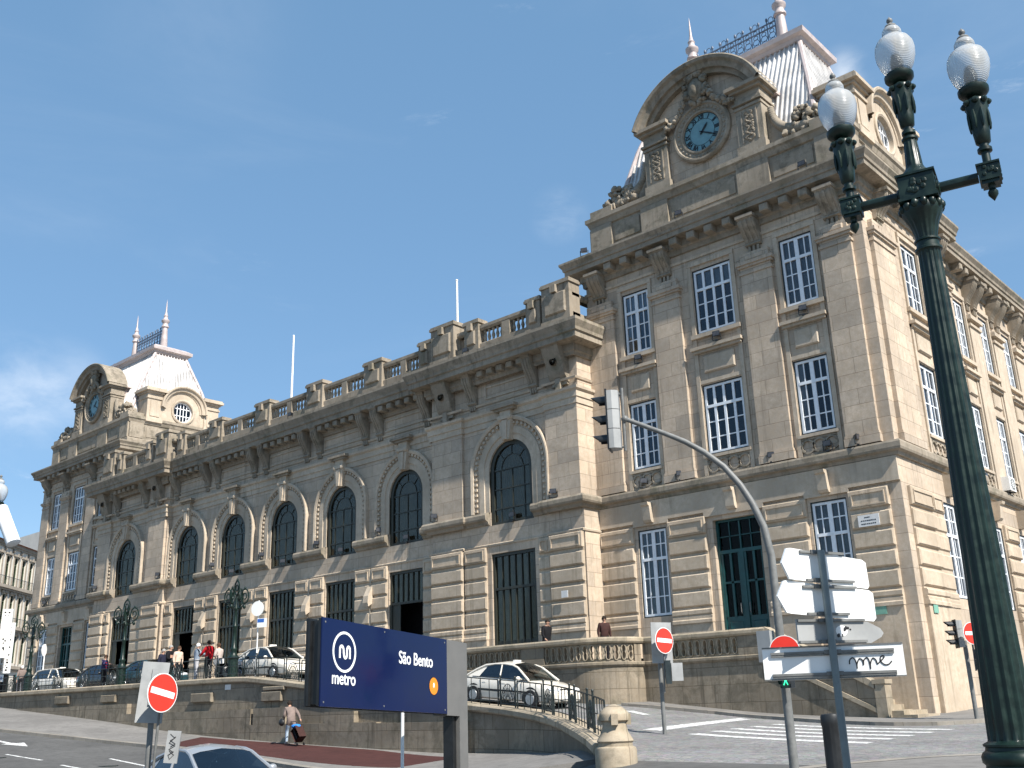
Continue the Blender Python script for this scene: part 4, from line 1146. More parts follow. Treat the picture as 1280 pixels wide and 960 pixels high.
q.box(-38.4, -36.1, 0, .24, -.296, .36); q.box(-33.5, -31.7, 0, .24, -.296, .12)
for a, b, z0, z1 in ((-43.6, -41.9, .72, 1.12), (-38.0, -36.6, .62, 1.02), (-37.9, -36.4, 1.06, 1.22), (-52.3, -50.8, .95, 1.3), (-57.6, -56.0, 1.0, 1.4)): q.pillow(a, b, 0, .16, z0, z1, .03)
q.build('plinth', 'wallstone', rw)
q = MB(TF(26.0)); q.box(-41.0, -40.55, 0, .02, 1.2, 1.42); q.build('plaque', 'plaque', rw)
pier = MB().lathe((-13.53, 18.0, gz(-13.5, 17.9)-.2), [(.44, 0), (.44, .5), (.42, .55), (.36, .58), (.36, .64), (.39, .68), (.36, .73), (.28, .86), (.25, 1.0), (.25, 1.06), (.31, 1.09), (.32, 1.2), (.30, 1.25), (.25, 1.3), (.16, 1.37), (.05, 1.41), (0, 1.415)], 28)
for a in (0, 1, 2, 3):
    c, s = math.cos(a*PI/2-.9), math.sin(a*PI/2-.9)
    T0 = lambda u, w, z: (-13.53+c*w-s*u, 18.0+s*w+c*u, gz(-13.5, 17.9)-.2+z)
    MBt = MB(T0); MBt.box(-.07, .07, .2, .35, 1.0, 1.22); pier.add(MBt.v, MBt.f)
pier = pier.build('stone_pier', 'coping', None, True, 30, loc=(-13.53, 18.0, gz(-13.5, 17.9)))
tag(pier, 'round domed granite pier at the lower end of the ramp wall', 'pier')

rail = thing('iron_railing', 'dark iron railing with fan panels along the top of the granite ramp wall', 'railing', (-45, 26.2, 1.8))
# arc-length parametrisation of the rail line
rl = [Vector((p[0]-wallnorm(i).x*.22, p[1]-wallnorm(i).y*.22)) for i, p in enumerate(wp)]
LL = [0]
for a, b in zip(rl[:-1], rl[1:]): LL.append(LL[-1]+(b-a).length)
def onrail(t):
    x = float(np.interp(t, LL, [p.x for p in rl])); y = float(np.interp(t, LL, [p.y for p in rl])); return x, y, copz(x)
t = LL[-1]-.55; kind = 0; npan = 0
while t > 8 and npan < 96:
    L = (1.9, .95)[kind]; t1 = t-L
    if kind == 0:
        q = MB()
        for zz in (.14, .48, .86):
            q.tube([(*onrail(t1+L*i/4)[:2], onrail(t1+L*i/4)[2]+zz) for i in range(5)], .022 if zz > .8 else .015, 6)
        for i in (0, 1, 2, 3, 4):
            x, y, z = onrail(t1+L*i/4); q.tube([(x, y, z), (x, y, z+.86)], .024 if i in (0, 4) else .013, 6)
        q.build('rail_panel', 'iron', rail)
    else:
        q = MB()
        def at(u, v): x, y, z = onrail(t1+L*u); return (x, y, z+v)
        for u in (0.02, .98):
            q.tube([at(u, 0), at(u, .95)], .028, 6); q.ball(at(u, .98), .04, None, None, 6, 5)
        for v in (.10, .86): q.tube([at(i/4, v) for i in range(5)], .018, 6)
        for r in (.40, .30, .14): q.tube([at(.5+r*math.cos(PI*i/14)/L*1.0, .14+r*1.55*math.sin(PI*i/14)*.98) for i in range(15)], .014, 5)
        for i in range(1, 10):
            a = PI*i/10; q.tube([at(.5+.14*math.cos(a)/L, .14+.2*math.sin(a)), at(.5+.40*math.cos(a)/L, .14+.60*math.sin(a))], .011, 5)
        for i in range(6):
            u = .12+.76*i/5; q.tube([at(u+.05*math.cos(2*PI*k/8), .14+.06*math.sin(2*PI*k/8)) for k in range(8)], .010, 5, True)
        q.build('fan_panel', 'iron', rail)
    t = t1-.14; kind = 1-kind; npan += 1

# ------------------------------------------------------------------ raised forecourt with pierced balustrade and stairs
te = thing('forecourt', 'raised stone forecourt with pierced balustrade, rounded corner and stairs below the near pavilion', 'terrace', (-30, 33, 0))
arc = [(-25+1.7*math.sin(PI/2*i/12), 32.9-1.7*math.cos(PI/2*i/12)) for i in range(13)]
front = [(-36.5, 31.2), (-30, 31.2)]+arc+[(-23.3, 33.12), (-18.0, 33.12)]
top = MB(); loop = [(-95, 31.2)]+front+[(-18.0, 36.3), (-95, 36.3)]
tri = tessellate_polygon([[Vector((a, b, 0)) for a, b in loop]])
top.add([(a, b, 1.72) for a, b in loop], [tuple(x) for x in tri])
top.add([(-95, 31.2, 1.72), (-36.5, 31.2, 1.72), (-36.5, 31.2, .5), (-95, 31.2, .5)], [(0, 1, 2, 3)])
top.build('paved_top', 'pavement', te)
MB().sweep(front, [(0, -1.5), (0, 1.42), (.05, 1.44), (.10, 1.50), (.10, 1.58), (.02, 1.62), (-.3, 1.62), (-.3, -1.5)]).build('retaining_face', 'wallstone', te)
fp = [Vector(p) for p in front[:2]]+[Vector(p) for p in arc]+[Vector((-23.3, 33.12)), Vector((-18.0, 33.12))]
def along(P):
    L = [0]
    for a, b in zip(P[:-1], P[1:]): L.append(L[-1]+(b-a).length)
    def T(u, w, z):
        u = min(max(u, 0), L[-1]-1e-6)
        i = max(j for j in range(len(L)-1) if L[j] <= u); d = (P[i+1]-P[i]).normalized(); p = P[i]+d*(u-L[i])
        if len(P) > 6:                                    # smooth normal round the corner
            x = p.x-(-25); y = p.y-32.9
            nn = Vector((0, -1)) if p.x < -25 else Vector((x, y)).normalized()
        else: nn = Vector((d.y, -d.x))
        return (p.x+nn.x*w, p.y+nn.y*w, z)
    return T, L[-1]
T1, L1 = along([Vector((-36.5, 31.2)), Vector((-30, 31.2))]+[Vector(p) for p in arc])
T2, L2 = along([Vector((-23.3, 33.12)), Vector((-18.0, 33.12))])
def fig8(u, z0, h=.52, w=.085):
    pts = []
    for i in range(20):
        a = 2*PI*i/20; z = math.sin(a); k = w*(.62+.38*abs(math.cos(a*1.0)))
        x = math.cos(a); pinch = 1-.42*math.exp(-(z/.22)**2)
        pts.append((u+w*1.05*math.copysign(abs(x)**.75, x)*pinch, z0+h/2+h/2*z))
    return pts
def pierced(T, u0, u1, pitch=.30):
    n = max(1, int((u1-u0)/pitch)); m = MB(T)
    hs = [fig8(u0+(u1-u0)*(i+.5)/n, 1.70) for i in range(n)]
    for i, hl in enumerate(hs):
        a, b = u0+(u1-u0)*i/n, u0+(u1-u0)*(i+1)/n
        for w, dp in ((-.05, .2), (-.25, 0)): m.wall(rect(a, b, 1.62, 2.28), [hl], w, dp)
        c = sum(p[0] for p in hl)/20
        k = len(hl); big = [(c+(x-c)*1.36, 1.96+(z-1.96)*1.13) for x, z in hl]
        m.add([(x, -.05, z) for x, z in big]+[(x, .0, z) for x, z in big]+[(x, .0, z) for x, z in hl]+[(x, -.05, z) for x, z in hl],
              [(j*k+i2, j*k+(i2+1) % k, (j+1)*k+(i2+1) % k, (j+1)*k+i2) for j in range(3) for i2 in range(k)])
        m.box(a, c-.13, -.05, -.02, 1.92, 1.98) if c-.13 > a else None
    m.build('pierced_balustrade', 'coping', te)
def solid(T, u0, u1, n=1):
    m = MB(T)
    for i in range(n): m.box(u0+(u1-u0)*i/n, u0+(u1-u0)*(i+1)/n, -.30, .03, 1.621, 2.281)
    m.build('balustrade_pedestal', 'wallstone', te)
for a, b in ((.0, 1.0), (2.2, 3.4), (4.6, 5.0), (8.6, 9.8)): solid(T1, a, b)
pierced(T1, 1.0, 2.2); pierced(T1, 3.4, 4.6); pierced(T1, 5.0, 8.6); pierced(T1, 9.8, L1-.35); solid(T1, L1-.35, L1)
solid(T2, 0, 1.35); pierced(T2, 1.35, 4.15); solid(T2, 4.15, 5.3)
MB().sweep(front, [(0, 2.28), (.08, 2.30), (.12, 2.36), (.12, 2.46), (.06, 2.52), (-.30, 2.52), (-.36, 2.46), (-.36, 2.34), (-.3, 2.28)]).build('coping', 'coping', te)
# stairs down to the corner
sx0, sx1, zt, zb = -18.0, -13.95, 1.72, -.62
ns = 14; q = MB()
for i in range(ns):
    x = sx0+(sx1-sx0)*i/ns; z = zt-(zt-zb)*(i+.6)/ns; q.box(x+.001, x+(sx1-sx0)/ns, 33.425, 35.84, -1.6, z)
q.box(sx1+.002, sx1+.42, 33.3, 35.3, -1.4, -.40); q.box(sx1+.422, sx1+.85, 33.3, 35.2, -1.4, -.53)
q.build('steps', 'coping', te)
sl_ = lambda x: 2.28+(.28-2.28)*(x-sx0)/(-14.25-sx0)
q = MB(TF(33.12)); q.prism([(sx0, -1.6), (-14.25, -1.6), (-14.25, sl_(-14.25)), (sx0, sl_(sx0))], -.30, 0); q.build('stair_wall', 'wallstone', te)
q = MB(TF(33.12)); q.prism([(sx0, sl_(sx0)), (-14.25, sl_(-14.25)), (-14.25, sl_(-14.25)+.22), (sx0-.0, sl_(sx0)+.24)], -.38, .10)
q.prism([(sx0, sl_(sx0)-.95), (-14.25, sl_(-14.25)-.75), (-14.25, sl_(-14.25)-.6), (sx0, sl_(sx0)-.78)], -.02, .09)
q.build('stair_coping', 'coping', te)
q = MB(TF(33.12)); q.box(-14.28, -13.92, -.40, .10, -1.6, .44); q.box(-14.32, -13.88, -.44, .14, .443, .58); q.build('newel', 'coping', te)
q = MB(); q.sweep([(sx0, 33.45), (sx0, 33.46)], [(0, 1.6), (.3, 1.6)], caps=False)
# ------------------------------------------------------------------ street furniture
def ground(x, y): return gz(x, y)
# --- tall cast-iron lamp with three globes
def lamp_globe(parent, x, y, z, mats=True):
    h = MB().lathe((x, y, z), [(.035, -.62), (.035, -.50), (.06, -.49), (.06, -.46), (.04, -.45), (.04, -.42), (.062, -.40), (.075, -.30), (.088, -.12), (.10, -.03), (.105, .0), (.085, .02), (.05, .03), (.05, .06)], 24, lambda a, zz: .10*(.5+.5*math.cos(8*a)) if -.4 < zz-0 < .02 else 0)
    for i in range(8):
        a = 2*PI*i/8; h.ball((x+.098*math.cos(a), y+.098*math.sin(a), z-.015), .032, .032, .03, 6, 5)
        h.ball((x+.085*math.cos(a+.39), y+.085*math.sin(a+.39), z-.18), .018, .018, .10, 5, 5)
    h.build('lamp_holder', 'lampgreen', parent, True, 45)
    MB().lathe((x, y, z), [(.05, .05), (.06, .05), (.105, .07), (.128, .10), (.13, .135), (.12, .145), (.05, .145)], 28).build('dish', 'lampgreen', parent, True, 40)
    g = MB().lathe((x, y, z), [(.085, .146), (.115, .18), (.150, .25), (.172, .33), (.178, .40), (.170, .46), (.145, .51), (.105, .545), (.075, .56), (.075, .575), (.088, .59), (.085, .62), (.07, .65), (.05, .665)], 32).build('globe', 'globe', parent, True, 60)
    MB().lathe((x, y, z), [(.052, .664), (.056, .67), (.05, .685), (.025, .70), (.016, .715), (.03, .735), (.026, .755), (.008, .775), (.0, .79)], 16).build('finial', 'galv', g, True, 50)
    MB().lathe((x, y, z), [(.03, .15), (.045, .2), (.05, .28), (.03, .36), (0, .38)], 12).build('bulb', 'whitesign', g, True, 50)
def street_lamp(label, bx, by, rz):
    gb = ground(bx, by)+.12
    t = thing('street_lamp', label, 'street lamp', (0, 0, 0), 'tall green street lamps with glass globes')
    Z = lambda z: z-(-1.53)                        # heights above the pavement
    fl = lambda a, zz: .085*(.5+.5*math.cos(16*a)) if Z(-.28) < zz < Z(3.74) else (.06*(.5+.5*math.cos(16*a)) if Z(3.86) < zz < Z(4.02) else 0)
    prof = [(.42, 0), (.42, .12), (.36, .16), (.36, .62), (.40, .66), (.40, .72), (.30, .80), (.235, .9), (.225, 1.0), (.215, Z(-.46)), (.235, Z(-.44)), (.24, Z(-.40)), (.225, Z(-.37)), (.205, Z(-.355)), (.20, Z(-.33)), (.215, Z(-.325)), (.215, Z(-.31)), (.178, Z(-.29)), (.176, Z(-.279)), (.174, Z(-.2)), (.157, Z(.6)), (.136, Z(1.6)), (.113, Z(2.7)), (.096, Z(3.6)), (.094, Z(3.735)),
            (.095, Z(3.742)), (.112, Z(3.75)), (.112, Z(3.77)), (.095, Z(3.78)), (.095, Z(3.83)), (.108, Z(3.835)), (.108, Z(3.85)), (.09, Z(3.862)), (.095, Z(3.90)), (.12, Z(4.0)), (.165, Z(4.10)), (.175, Z(4.14)), (.16, Z(4.19)), (.12, Z(4.215))]
    MB().lathe((0, 0, 0), prof, 96, fl).build('column', 'lampgreen', t, True, 38)
    q = MB()
    for i in range(14):
        a = 2*PI*i/14; q.ball((.165*math.cos(a), .165*math.sin(a), Z(4.16)), .035, .035, .045, 6, 5)
    q.build('leaf_collar', 'lampgreen', t, True, 60)
    q = MB(); q.box(-.15, .15, -.15, .15, Z(4.226), Z(4.439)); q.box(-.165, .165, -.165, .165, Z(4.20), Z(4.225)); q.box(-.165, .165, -.165, .165, Z(4.44), Z(4.46))
    for s in (-1, 1):
        for i in range(9): q.ball((random.uniform(-.1, .1), s*.15, Z(4.33)+random.uniform(-.07, .07)), .028, .014, .028, 6, 5); q.ball((s*.15, random.uniform(-.1, .1), Z(4.33)+random.uniform(-.07, .07)), .014, .028, .028, 6, 5)
    q.build('centre_box', 'lampgreen', t)
    a_ = .58
    for s in (-1, 1):
        q = MB().lathe((0, 0, Z(4.32)), [(.048, .15*1), (.048, a_-.09)], 24, lambda a, zz: .1*(.5+.5*math.cos(8*a)), 'x')
        if s < 0: q.v = [(-x, y, z) for x, y, z in q.v]
        q2 = MB().lathe((0, 0, Z(4.32)), [(.07, .15), (.07, .17), (.05, .18)], 16, None, 'x')
        q.add([(s*x, y, z) for x, y, z in q2.v], q2.f); q.build('arm', 'lampgreen', t, True, 40)
        q = MB(); q.box(s*a_-.085, s*a_+.085, -.085, .085, Z(4.25), Z(4.40)); q.box(s*a_-.095, s*a_+.095, -.095, .095, Z(4.392), Z(4.41)); q.box(s*a_-.07, s*a_+.07, -.07, .07, Z(4.22), Z(4.25))
        for i in range(8): q.ball((s*a_+random.uniform(-.06, .06), -.085, Z(4.325)+random.uniform(-.05, .05)), .02, .012, .02, 6, 5); q.ball((s*a_+s*.085, random.uniform(-.06, .06), Z(4.325)+random.uniform(-.05, .05)), .012, .02, .02, 6, 5)
        q.lathe((s*a_, 0, Z(4.22)), [(.03, 0), (.025, -.03), (.042, -.06), (.04, -.09), (.02, -.12), (0, -.15)], 12)
        q.build('end_box', 'lampgreen', t, True, 30)
        lamp_globe(t, s*a_, 0, Z(5.00) if s < 0 else Z(5.04))
    q = MB().lathe((0, 0, 0), [(.15, Z(4.45)), (.13, Z(4.50)), (.09, Z(4.54)), (.075, Z(4.58)), (.058, Z(4.84)), (.07, Z(4.85)), (.07, Z(4.87)), (.05, Z(4.88))], 48, lambda a, zz: .1*(.5+.5*math.cos(12*a)) if Z(4.57) < zz < Z(4.845) else 0)
    q.build('stem', 'lampgreen', t, True, 38)
    lamp_globe(t, 0, 0, Z(5.40))
    t.location = (bx, by, gb); t.rotation_euler.z = rz
    return t
L1_ = street_lamp('tall dark green fluted street lamp with three glass globes at the right edge', -2.708, 8.688, R_(13)); L1_.scale = (1.028,)*3; L1_.location.z = -1.62
L2_ = copy_tree(L1_); L2_.scale = (1, 1, 1); L2_.location = (-24.2, 8.72, gz(-24.2, 8.72, 'low')+.02); L2_['label'] = 'street lamp mostly cut off by the left edge, one pale globe showing'
q = MB(); d_ = Vector((.42, .20, -.80)).normalized(); p0 = Vector((-23.62, 8.92, 4.66))
q.tube([p0, p0+d_*.95], [.15, .15], 18); q.tube([p0+d_*.95, p0+d_*.97], [.14, .11], 18)
fl_ = thing('tubular_floodlight', 'white tube shaped floodlight hanging by the lamp at the left edge', 'floodlight', tuple(p0))
q.build('housing', 'white', fl_, True, 40)
q = MB(); q.tube([p0, p0+Vector((-.35, .0, .1))], .03, 8); q.tube([p0+Vector((-.35, .0, .1)), Vector((-24.2, 8.72, 4.3))], .03, 8); q.build('bracket', 'galv', fl_)

# --- three-lens signal heads
def signal_head(parent, loc, face, n=3, h=.34, w=.30, back=True, mat='galv', casing='galv', visor=.26, pedestrian=False):
    fx, fy = face; sx, sy = fy, -fx                       # right-hand side of the face
    T = lambda u, w_, z: (loc[0]+sx*u+fx*w_, loc[1]+sy*u+fy*w_, loc[2]+z)
    H = n*h
    for i in range(n):
        z0 = -H/2+i*h
        q = MB(T); c = .07
        oct_ = [(-w/2, .10), (w/2, .10), (w/2, -.02), (w/2-c, -.13), (-w/2+c, -.13), (-w/2, -.02)]
        vs = [(a, b, z0+.006) for a, b in oct_]+[(a, b, z0+h-.006) for a, b in oct_]
        q.add(vs, [(k, (k+1) % 6, 6+(k+1) % 6, 6+k) for k in range(6)]+[tuple(range(6)), tuple(range(6, 12))])
        o = q.build('signal_section', casing, parent)
        q = MB(T); r = .11; zc = z0+h/2
        k = 14; vs = []
        for j in range(k+1):
            a = -PI*.12+PI*1.24*j/k; L = visor*(.55+.45*max(0, math.sin(a)))
            vs += [(r*math.cos(a), .10, zc+r*math.sin(a)), (r*.92*math.cos(a), .10+L, zc+r*.95*math.sin(a)), (r*.88*math.cos(a), .10+L, zc+r*.90*math.sin(a)), (r*.94*math.cos(a), .10, zc+r*.94*math.sin(a))]
        fs = []
        for j in range(k):
            for m in range(4): fs.append((4*j+m, 4*j+(m+1) % 4, 4*j+4+(m+1) % 4, 4*j+4+m))
        q.add(vs, fs); q.build('visor', 'black', o)
        lens = ['greenlens', 'amber', 'redgo'][i] if n == 3 else ['greenlens', 'redgo'][i]
        MB(T).add([(r*.95*math.cos(2*PI*j/20), .105, zc+r*.95*math.sin(2*PI*j/20)) for j in range(20)], [tuple(range(20))]).build('lens', lens, o)
    if back:
        q = MB(T); q.box(-w/2-.02, w/2+.02, .07, .10, -H/2-.02, H/2+.02); q.build('back_plate', 'black', parent)
# --- traffic signal on a bent arm
tp = thing('traffic_signal', 'traffic signal on a grey pole whose bent arm reaches over the road', 'traffic light', (-8.24, 15.63, ground(-8.24, 15.63)+.12))
pts = [(-8.24, 15.63, ground(-8.24, 15.63)+.12), (-8.24, 15.63, .9), (-8.24, 15.63, 1.9), (-8.24, 15.63, 2.35), (-8.31, 15.6, 2.85), (-8.44, 15.54, 3.25), (-8.60, 15.47, 3.6), (-8.83, 15.37, 3.95), (-9.12, 15.24, 4.25), (-9.42, 15.10, 4.48), (-9.72, 14.96, 4.66), (-10.3, 14.7, 4.98), (-10.36, 14.67, 5.01)]
MB().tube(pts, [.075, .07, .066, .064, .062, .060, .057, .054, .051, .048, .045, .042, .041], 16).build('pole', 'galv', tp, True, 50)
fd = Vector((-.90, -.43)).normalized()
hl = (-10.58, 14.57, 5.02)
signal_head(tp, hl, (fd.x, fd.y), 3, .37, .30, True, casing='signback', visor=.30)
q = MB(); q.tube([(-10.40, 14.65, 4.42), (-10.40, 14.65, 5.62)], .026, 8); q.ball((-10.38, 14.66, 5.02), .07, .07, .07, 10, 8)
for z in (4.5, 5.5): q.tube([(-10.40, 14.65, z), (-10.56, 14.58, z)], .02, 6)
q.build('bracket', 'galv', tp, True, 40)
# pedestrian signal low on the same pole
pv = Vector((-.25, -.97)).normalized()
signal_head(tp, (-8.05, 15.40, .40), (-.1, -.99), 2, .21, .2, False, casing='black', visor=.1)
gm = bpy.data.materials.new('lit_green_man'); gm.use_nodes = True
gm.node_tree.nodes['Principled BSDF'].inputs['Base Color'].default_value = (.01, .25, .1, 1); gm.node_tree.nodes['Principled BSDF'].inputs['Emission Color'].default_value = (.05, 1, .45, 1); gm.node_tree.nodes['Principled BSDF'].inputs['Emission Strength'].default_value = 1.2
MS['greenman'] = gm
q = MB(lambda u, w, z: (-8.05+u-.0, 15.40-.108-w, .30+z)); q.ball((.0, 0, .05), .016, .006, .016, 8, 6); q.prism([(-.018, -.005), (.018, -.005), (.022, .032), (-.022, .032)], -.004, .004); q.prism([(-.018, -.005), (-.004, -.005), (-.030, -.06), (-.044, -.055)], -.004, .004); q.prism([(.004, -.005), (.018, -.005), (.042, -.052), (.030, -.06)], -.004, .004); q.build('green_man', 'greenman', tp)
q = MB(); q.box(-8.60, -8.36, 15.5, 15.66, .62, 1.12); q.box(-8.36, -8.28, 15.54, 15.62, .75, .8); q.build('control_box', 'signback', tp)
def tilt_T(c, n2, roll=0.0):
    """local frame of an upright plate: u to the right seen from the front, w out of the face, z up"""
    nx, ny = Vector(n2).normalized(); ux, uy = -ny, nx
    cr, sr = math.cos(roll), math.sin(roll)
    return lambda u, w, z: (c[0]+ux*(u*cr-z*sr)+nx*w, c[1]+uy*(u*cr-z*sr)+ny*w, c[2]+u*sr+z*cr)
def no_entry(parent, c, n2, r, roll=0.0):
    T = tilt_T(c, n2, roll); k = 40
    q = MB(T); q.add([(r*math.cos(2*PI*i/k), w, r*math.sin(2*PI*i/k)) for w in (-.012, .0) for i in range(k)], [(i, (i+1) % k, k+(i+1) % k, k+i) for i in range(k)]+[tuple(range(k)), tuple(range(k, 2*k))])
    o = q.build('disc', 'whitesign', parent)
    q = MB(T); q.add([(r*.95*math.cos(2*PI*i/k), .003, r*.95*math.sin(2*PI*i/k)) for i in range(k)], [tuple(range(k))]); q.build('red_field', 'red', o)
    q = MB(T); q.box(-r*.80, r*.80, .003, .006, -r*.16, r*.16); q.build('white_bar', 'whitesign', o)
    q = MB(T); q.box(-.03, .03, -.08, -.012, -r*.6, -r*.5); q.box(-.03, .03, -.08, -.012, r*.4, r*.5); q.build('clamp', 'galv', parent)
    return o
no_entry(tp, (-8.02, 15.32, .765), (.32, -.95), .245)
# --- left no-entry sign with the backs of other plates
b = (-16.40, 9.02); g0 = gz(*b, 'low')
s1 = thing('no_entry_sign', 'red no entry disc on a pole with plate backs, nearest the parked silver car', 'road sign', (*b, g0), 'no entry signs')
MB().tube([(*b, g0), (*b, .72)], .048, 14).build('pole', 'galv', s1, True, 50)
MB().tube([(-16.18, 9.0, -.75), (-16.05, 8.97, .3)], .022, 10).build('brace', 'galv', s1, True, 50)
no_entry(s1, (-15.88, 8.90, .43), (.98, .2), .31, R_(-13))
T = tilt_T((-16.27, 8.94, .45), (.90, -.44), R_(-4)); q = MB(T); q.box(-.215, .215, -.10, -.085, -.49, .49); q.box(-.05, .04, -.085, -.05, -.2, .38); q.build('plate_back', 'signback', s1)
T = tilt_T((-15.92, 9.16, -.42), (.72, -.69), R_(-5)); q = MB(T); q.box(-.10, .10, -.01, .01, -.25, .25); q.box(.09, .115, -.03, .012, -.25, .25); pb = q.build('small_plate', 'signback', s1)
q = MB()
for pts_ in ([(-.05, .20), (.03, .14), (-.04, .10), (.05, .05), (-.02, .0)], [(.04, .16), (-.05, .06), (.05, .02), (-.04, -.04), (.02, -.07)], [(-.03, -.06), (.05, -.12), (-.01, -.19), (-.04, -.13), (.04, -.07)]):
    q.tube([T(a, .014, z) for a, z in stroke(pts_) ] if False else [T(a, .014, z) for a, z in pts_], .007, 5)
q.build('scribble', 'inkblack', pb)
# --- middle no-entry sign on the upper road
b = (-16.02, 23.5); g0 = ground(*b)
s2 = thing('no_entry_sign', 'red no entry disc with plate back on a bare pole before the pierced balustrade', 'road sign', (*b, g0), 'no entry signs')
MB().tube([(*b, g0), (*b, 1.75)], .055, 12).build('pole', 'galv', s2, True, 50)
no_entry(s2, (-15.62, 23.2, 1.63), (.985, -.17), .34, R_(-3))
T = tilt_T((-15.80, 23.40, 1.58), (.86, -.5), R_(-1)); q = MB(T); q.box(-.30, .30, -.10, -.08, -.52, .55); q.box(-.06, .05, -.08, -.045, -.2, .4); q.build('plate_back', 'signback', s2)
T = tilt_T((-15.45, 23.45, .82), (.72, -.69)); q = MB(T); q.box(-.15, .15, -.012, .012, -.23, .23); q.build('small_plate', 'signback', s2)
q = MB(T); q.box(-.32, -.17, -.03, .03, -.3, .3); q.build('dark_plate', 'darkframe', s2)
MB().tube([(-15.80, 23.3, .3), (-15.68, 23.25, 1.4)], .022, 8).build('brace', 'galv', s2, True, 50)
# --- signal and no-entry disc at the corner pavement
b = (-11.15, 32.82); g0 = ground(*b)+.10
s3 = thing('corner_traffic_signal', 'traffic signal with small no entry disc at the sunlit station corner', 'traffic light', (*b, g0))
MB().tube([(*b, g0), (*b, 1.6)], .065, 12).build('pole', 'galv', s3, True, 50)
signal_head(s3, (-11.22, 32.62, 1.80), (-.80, -.60), 3, .27, .26, True, casing='signback', visor=.30)
no_entry(s3, (-10.75, 32.45, 1.78), (.86, -.5), .33)
signal_head(s3, (-10.72, 32.6, 1.02), (.3, -.95), 2, .3, .28, False, casing='black', visor=.14)
q = MB(); q.tube([(-10.9, 32.7, .7), (-10.85, 32.6, 1.5)], .03, 8); q.build('bracket', 'galv', s3)

# --- direction signs seen from behind
pb = (-4.2, 8.93); g0 = ground(*pb)+.12
dsn = thing('direction_sign', 'pole carrying four white arrow direction boards seen from behind', 'road sign', (*pb, g0))
MB().tube([(*pb, g0), (*pb, 1.33)], .034, 16).build('pole', 'polegrey', dsn, True, 50)
v_ = Vector(pb).normalized(); r_ = Vector((v_.y, -v_.x))
def board(phi, pts, bars, name='arrow_board', mat='whitesign'):
    u = r_*math.cos(phi)+v_*math.sin(phi); n = Vector((-u.y, u.x))
    if n.dot(v_) < 0: n = -n
    T = lambda a, w, z: (pb[0]+n.x*(.09-w)+u.x*a, pb[1]+n.y*(.09-w)+u.y*a, z)
    o = MB(T).prism(pts, -.012, .012).build(name, mat, dsn)
    for x0, x1, z in bars:
        q = MB(T); q.box(x0, x1, .0125, .035, z-.011, z+.011); q.build('rail', 'galv', o)
    q = MB(T); z = sum(p[1] for p in pts)/len(pts)
    q.box(-.075, .075, .03, .05, bars[0][2]-.018, bars[0][2]+.018); q.box(-.075, .075, .03, .05, bars[-1][2]-.018, bars[-1][2]+.018)
    q.build('clamp', 'galv', o)
    return T, o
board(R_(45), [(-.42, 1.21), (-.345, 1.345), (-.30, 1.35), (.60, 1.275), (.645, 1.25), (.655, 1.03), (.63, 1.0), (-.29, 1.06), (-.345, 1.065)], ((-.2, .35, 1.32), (-.15, .45, 1.06)))
board(R_(40), [(-.485, .91), (-.40, 1.05), (-.36, 1.055), (.58, .98), (.625, .95), (.625, .72), (.59, .69), (-.35, .755), (-.40, .765)], ((-.2, .42, 1.0), (-.18, .3, .755)))
Tb, ob = board(R_(30), [(-.285, .71), (-.285, .49), (.45, .488), (.56, .54), (.59, .575), (.56, .62), (.435, .68)], ((-.28, .40, .695), (-.28, .40, .505)), mat='signback')
q = MB(Tb)
for i in range(9): q.ball((.13+random.uniform(-.06, .12), .014, .60+random.uniform(-.07, .07)), random.uniform(.006, .016), .004, random.uniform(.008, .02), 6, 5)
q.build('sticker_specks', 'inkblack', ob)
q = MB(Tb); q.ball((.16, .012, .60), .06, .003, .05, 14, 6); q.build('sticker', 'whitesign', ob)
Tb, ob = board(R_(3), [(-.625, .18), (.61, .18), (.61, .475), (-.625, .475)], ((-.55, .53, .415), (-.55, .53, .225)), name='long_board')
q = MB(Tb)
for x0, x1, z in ((-.55, .53, .392), (-.55, .53, .205)): q.box(x0, x1, .0125, .03, z-.006, z+.006)
for a, c in ((-.625, .18), (-.625, .463)): q.box(a, .61, .0122, .02, c, c+.012)
q.build('edge_rail', 'galv', ob)
def stroke(pts, n=6):                                     # smooth hand-drawn line
    out = []
    for i in range(len(pts)-1):
        p0, p1, p2, p3 = [Vector(pts[min(max(i+k, 0), len(pts)-1)]) for k in (-1, 0, 1, 2)]
        for j in range(n):
            t = j/n; out.append(tuple(.5*((2*p1)+(p2-p0)*t+(2*p0-5*p1+4*p2-p3)*t*t+(3*p1-p0-3*p2+p3)*t**3)))
    return out+[pts[-1]]
q = MB()
for s in ([(.135, .30), (.14, .335), (.165, .355), (.185, .34), (.195, .30), (.197, .262), (.20, .30), (.225, .345), (.25, .33), (.255, .29), (.262, .33), (.29, .352), (.305, .33), (.31, .285), (.312, .255), (.316, .30), (.34, .345), (.365, .33), (.375, .295), (.395, .31), (.425, .335), (.44, .355), (.425, .365), (.405, .345), (.41, .31), (.44, .285), (.475, .29), (.50, .315)], [(.475, .385), (.50, .395), (.515, .395)]):
    q.tube([Tb(a, .0145, z) for a, z in stroke(s)], .0055, 6)
q.build('painted_scrawl', 'inkblack', ob)
# --- dark ribbed bollard
b = (-4.83, 10.04); g0 = ground(*b)+.12
bo = MB().lathe((*b, g0), [(.125, 0), (.125, .06), (.105, .09), (.10, 1.08), (.105, 1.1), (.105, 1.17), (.095, 1.20), (.0, 1.21)], 48, lambda a, z: .08*(.5+.5*math.cos(16*a)) if .09 < z < 1.09 else 0).build('bollard', 'bollard', None, True, 40, loc=(*b, g0))
tag(bo, 'dark ribbed bollard beside the direction sign pole', 'bollard')
